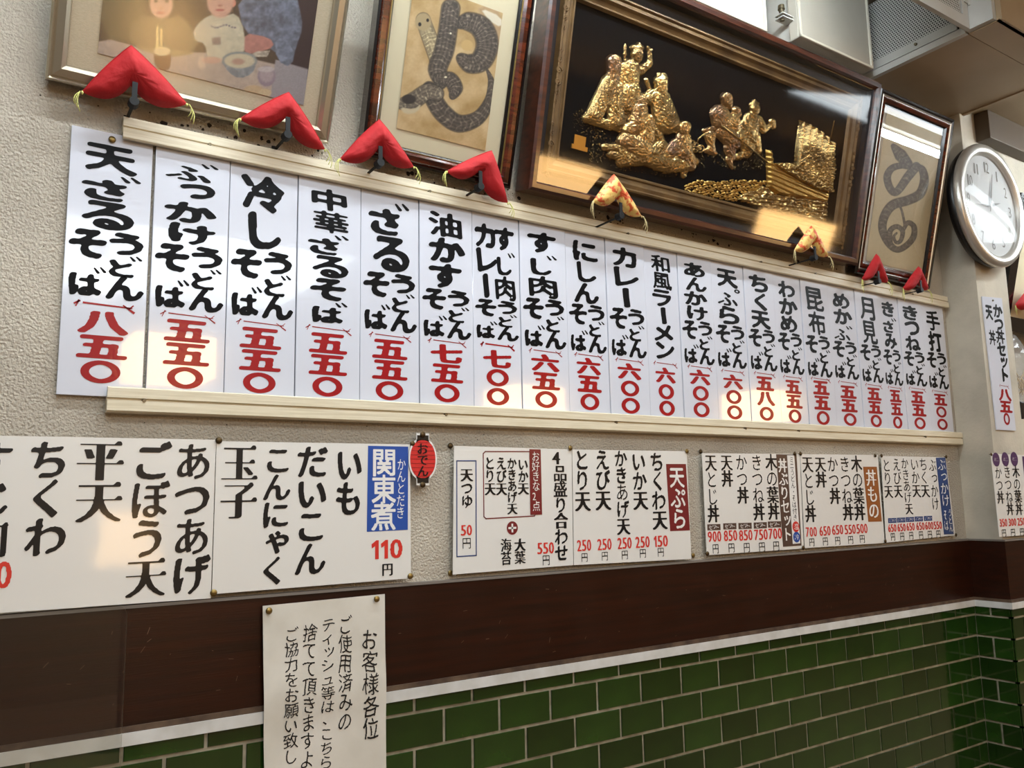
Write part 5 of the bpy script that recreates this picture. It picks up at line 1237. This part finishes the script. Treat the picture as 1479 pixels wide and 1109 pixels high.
# clear bag with dried noodles
A = onY(1474, 515, -.06); t = empty('plastic_bag', (3.05, -.06, 1.545)); tag(t, 'crumpled clear plastic bag in the recess beyond the pier', 'bag')
V = []; F = []; nu, nv = 16, 14
for j in range(nv+1):
    for i in range(nu):
        a = 2*math.pi*i/nu; v = j/nv; r = .085*(math.sin(math.pi*min(.98, v*.85+.12)))**.6*(1+.12*math.sin(3*a+9*v)+.06*math.sin(7*a+5*v)); V.append((3.045+r*math.cos(a), -.052+.5*r*math.sin(a), 1.60+.24*v))
for j in range(nv):
    for i in range(nu): F.append((j*nu+i, j*nu+(i+1) % nu, (j+1)*nu+(i+1) % nu, (j+1)*nu+i))
F += [tuple(reversed(range(nu))), tuple(nv*nu+i for i in range(nu))]
mk('film', V, F, BAG, t)
b = MB()
for k in range(26):
    a = random.uniform(0, 6.28); x, y = 3.04+.04*math.cos(a), -.055+.015*math.sin(a); z = 1.63+random.uniform(0, .05); b.tube([(x+.012*math.sin(q*5+k), y, z+.04*q) for q in np.linspace(0, 1, 6)], .0016, 5)
mk('contents', b.V, b.F, mat('dried_noodle', (206, 182, 140), .7), t, smooth=True)
t = MB().box(2.96, 3.16, -.10, -.004, 1.5355, 1.598, .006).go('storage_box', BLACKP); tag(t, 'small dark box on the ledge below the plastic bag', 'box')

# ------------------------------------------------------------------ lamps of the room behind the viewer
for k, (x, y, z) in enumerate(((.95, -3.6, 2.14), (3.45, -3.6, 2.00), (5.6, -3.2, 2.04))):
    t = empty('pendant_lamp', (x, y, z-.17)); tag(t, ['warm square paper pendant lamp behind the viewer, left of the row', 'warm square paper pendant lamp behind the viewer, middle of the row', 'warm square paper pendant lamp behind the viewer, right of the row'][k], 'lamp', 'warm pendant lamps')
    MB().box(x-.22, x+.22, y-.22, y+.22, z-.12, z+.12, .01).go('shade', PAPERGLOW, t)
    MB().cyl((x, y, z+.12), (x, y, 2.8), .006, .006, 8).go('cord', BLACKP, t)
t = empty('floor_lantern', (.80, -3.8, 0)); tag(t, 'warm paper floor lantern behind the viewer', 'lamp')
MB().box(.66, .94, -3.94, -3.66, .98, 1.30, .01).go('shade', PAPERGLOW, t); MB().cyl((.80, -3.8, 0), (.80, -3.8, .98), .012, .012, 10).cyl((.80, -3.8, 0), (.80, -3.8, .02), .14, .14, 24).go('stand', BLACKP, t)
t = empty('spot_lamp', (.56, -3.5, 2.50)); tag(t, 'small white ceiling spot lamp behind the viewer', 'lamp')
MB().cyl((.56, -3.5, 2.62), (.56, -3.5, 2.80), .05, .05, 16).go('body', BOXW, t); MB().cyl((.56, -3.5, 2.50), (.56, -3.5, 2.62), .065, .055, 20).go('bulb', mat('bulb_glow', (255, 255, 255), .5, emit=(255, 252, 246), estr=30.), t)
for k, (x, y, z, L_, E_) in enumerate(((.80, -.50, 2.70, 2.0, 96.), (3.62, -.70, 2.475, 1.45, 80.))):
    t = empty('fluorescent_lamp', (x, y, z)); tag(t, ['long fluorescent lamp just above the top edge of the photo', 'fluorescent lamp beyond the ceiling duct at right'][k], 'lamp')
    MB().box(x-L_/2-.04, x+L_/2+.04, y-.035, y+.035, z+.026, z+.066, .004).box(x-L_/2-.04, x-L_/2-.005, y-.02, y+.02, z-.02, z+.03).box(x+L_/2+.005, x+L_/2+.04, y-.02, y+.02, z-.02, z+.03).go('housing', BOXW, t)
    MB().cyl((x-L_/2, y, z), (x+L_/2, y, z), .0145, .0145, 12).go('tube', mat('tube_glow_%d' % k, (255, 255, 255), .6, emit=(234, 247, 255), estr=E_), t)
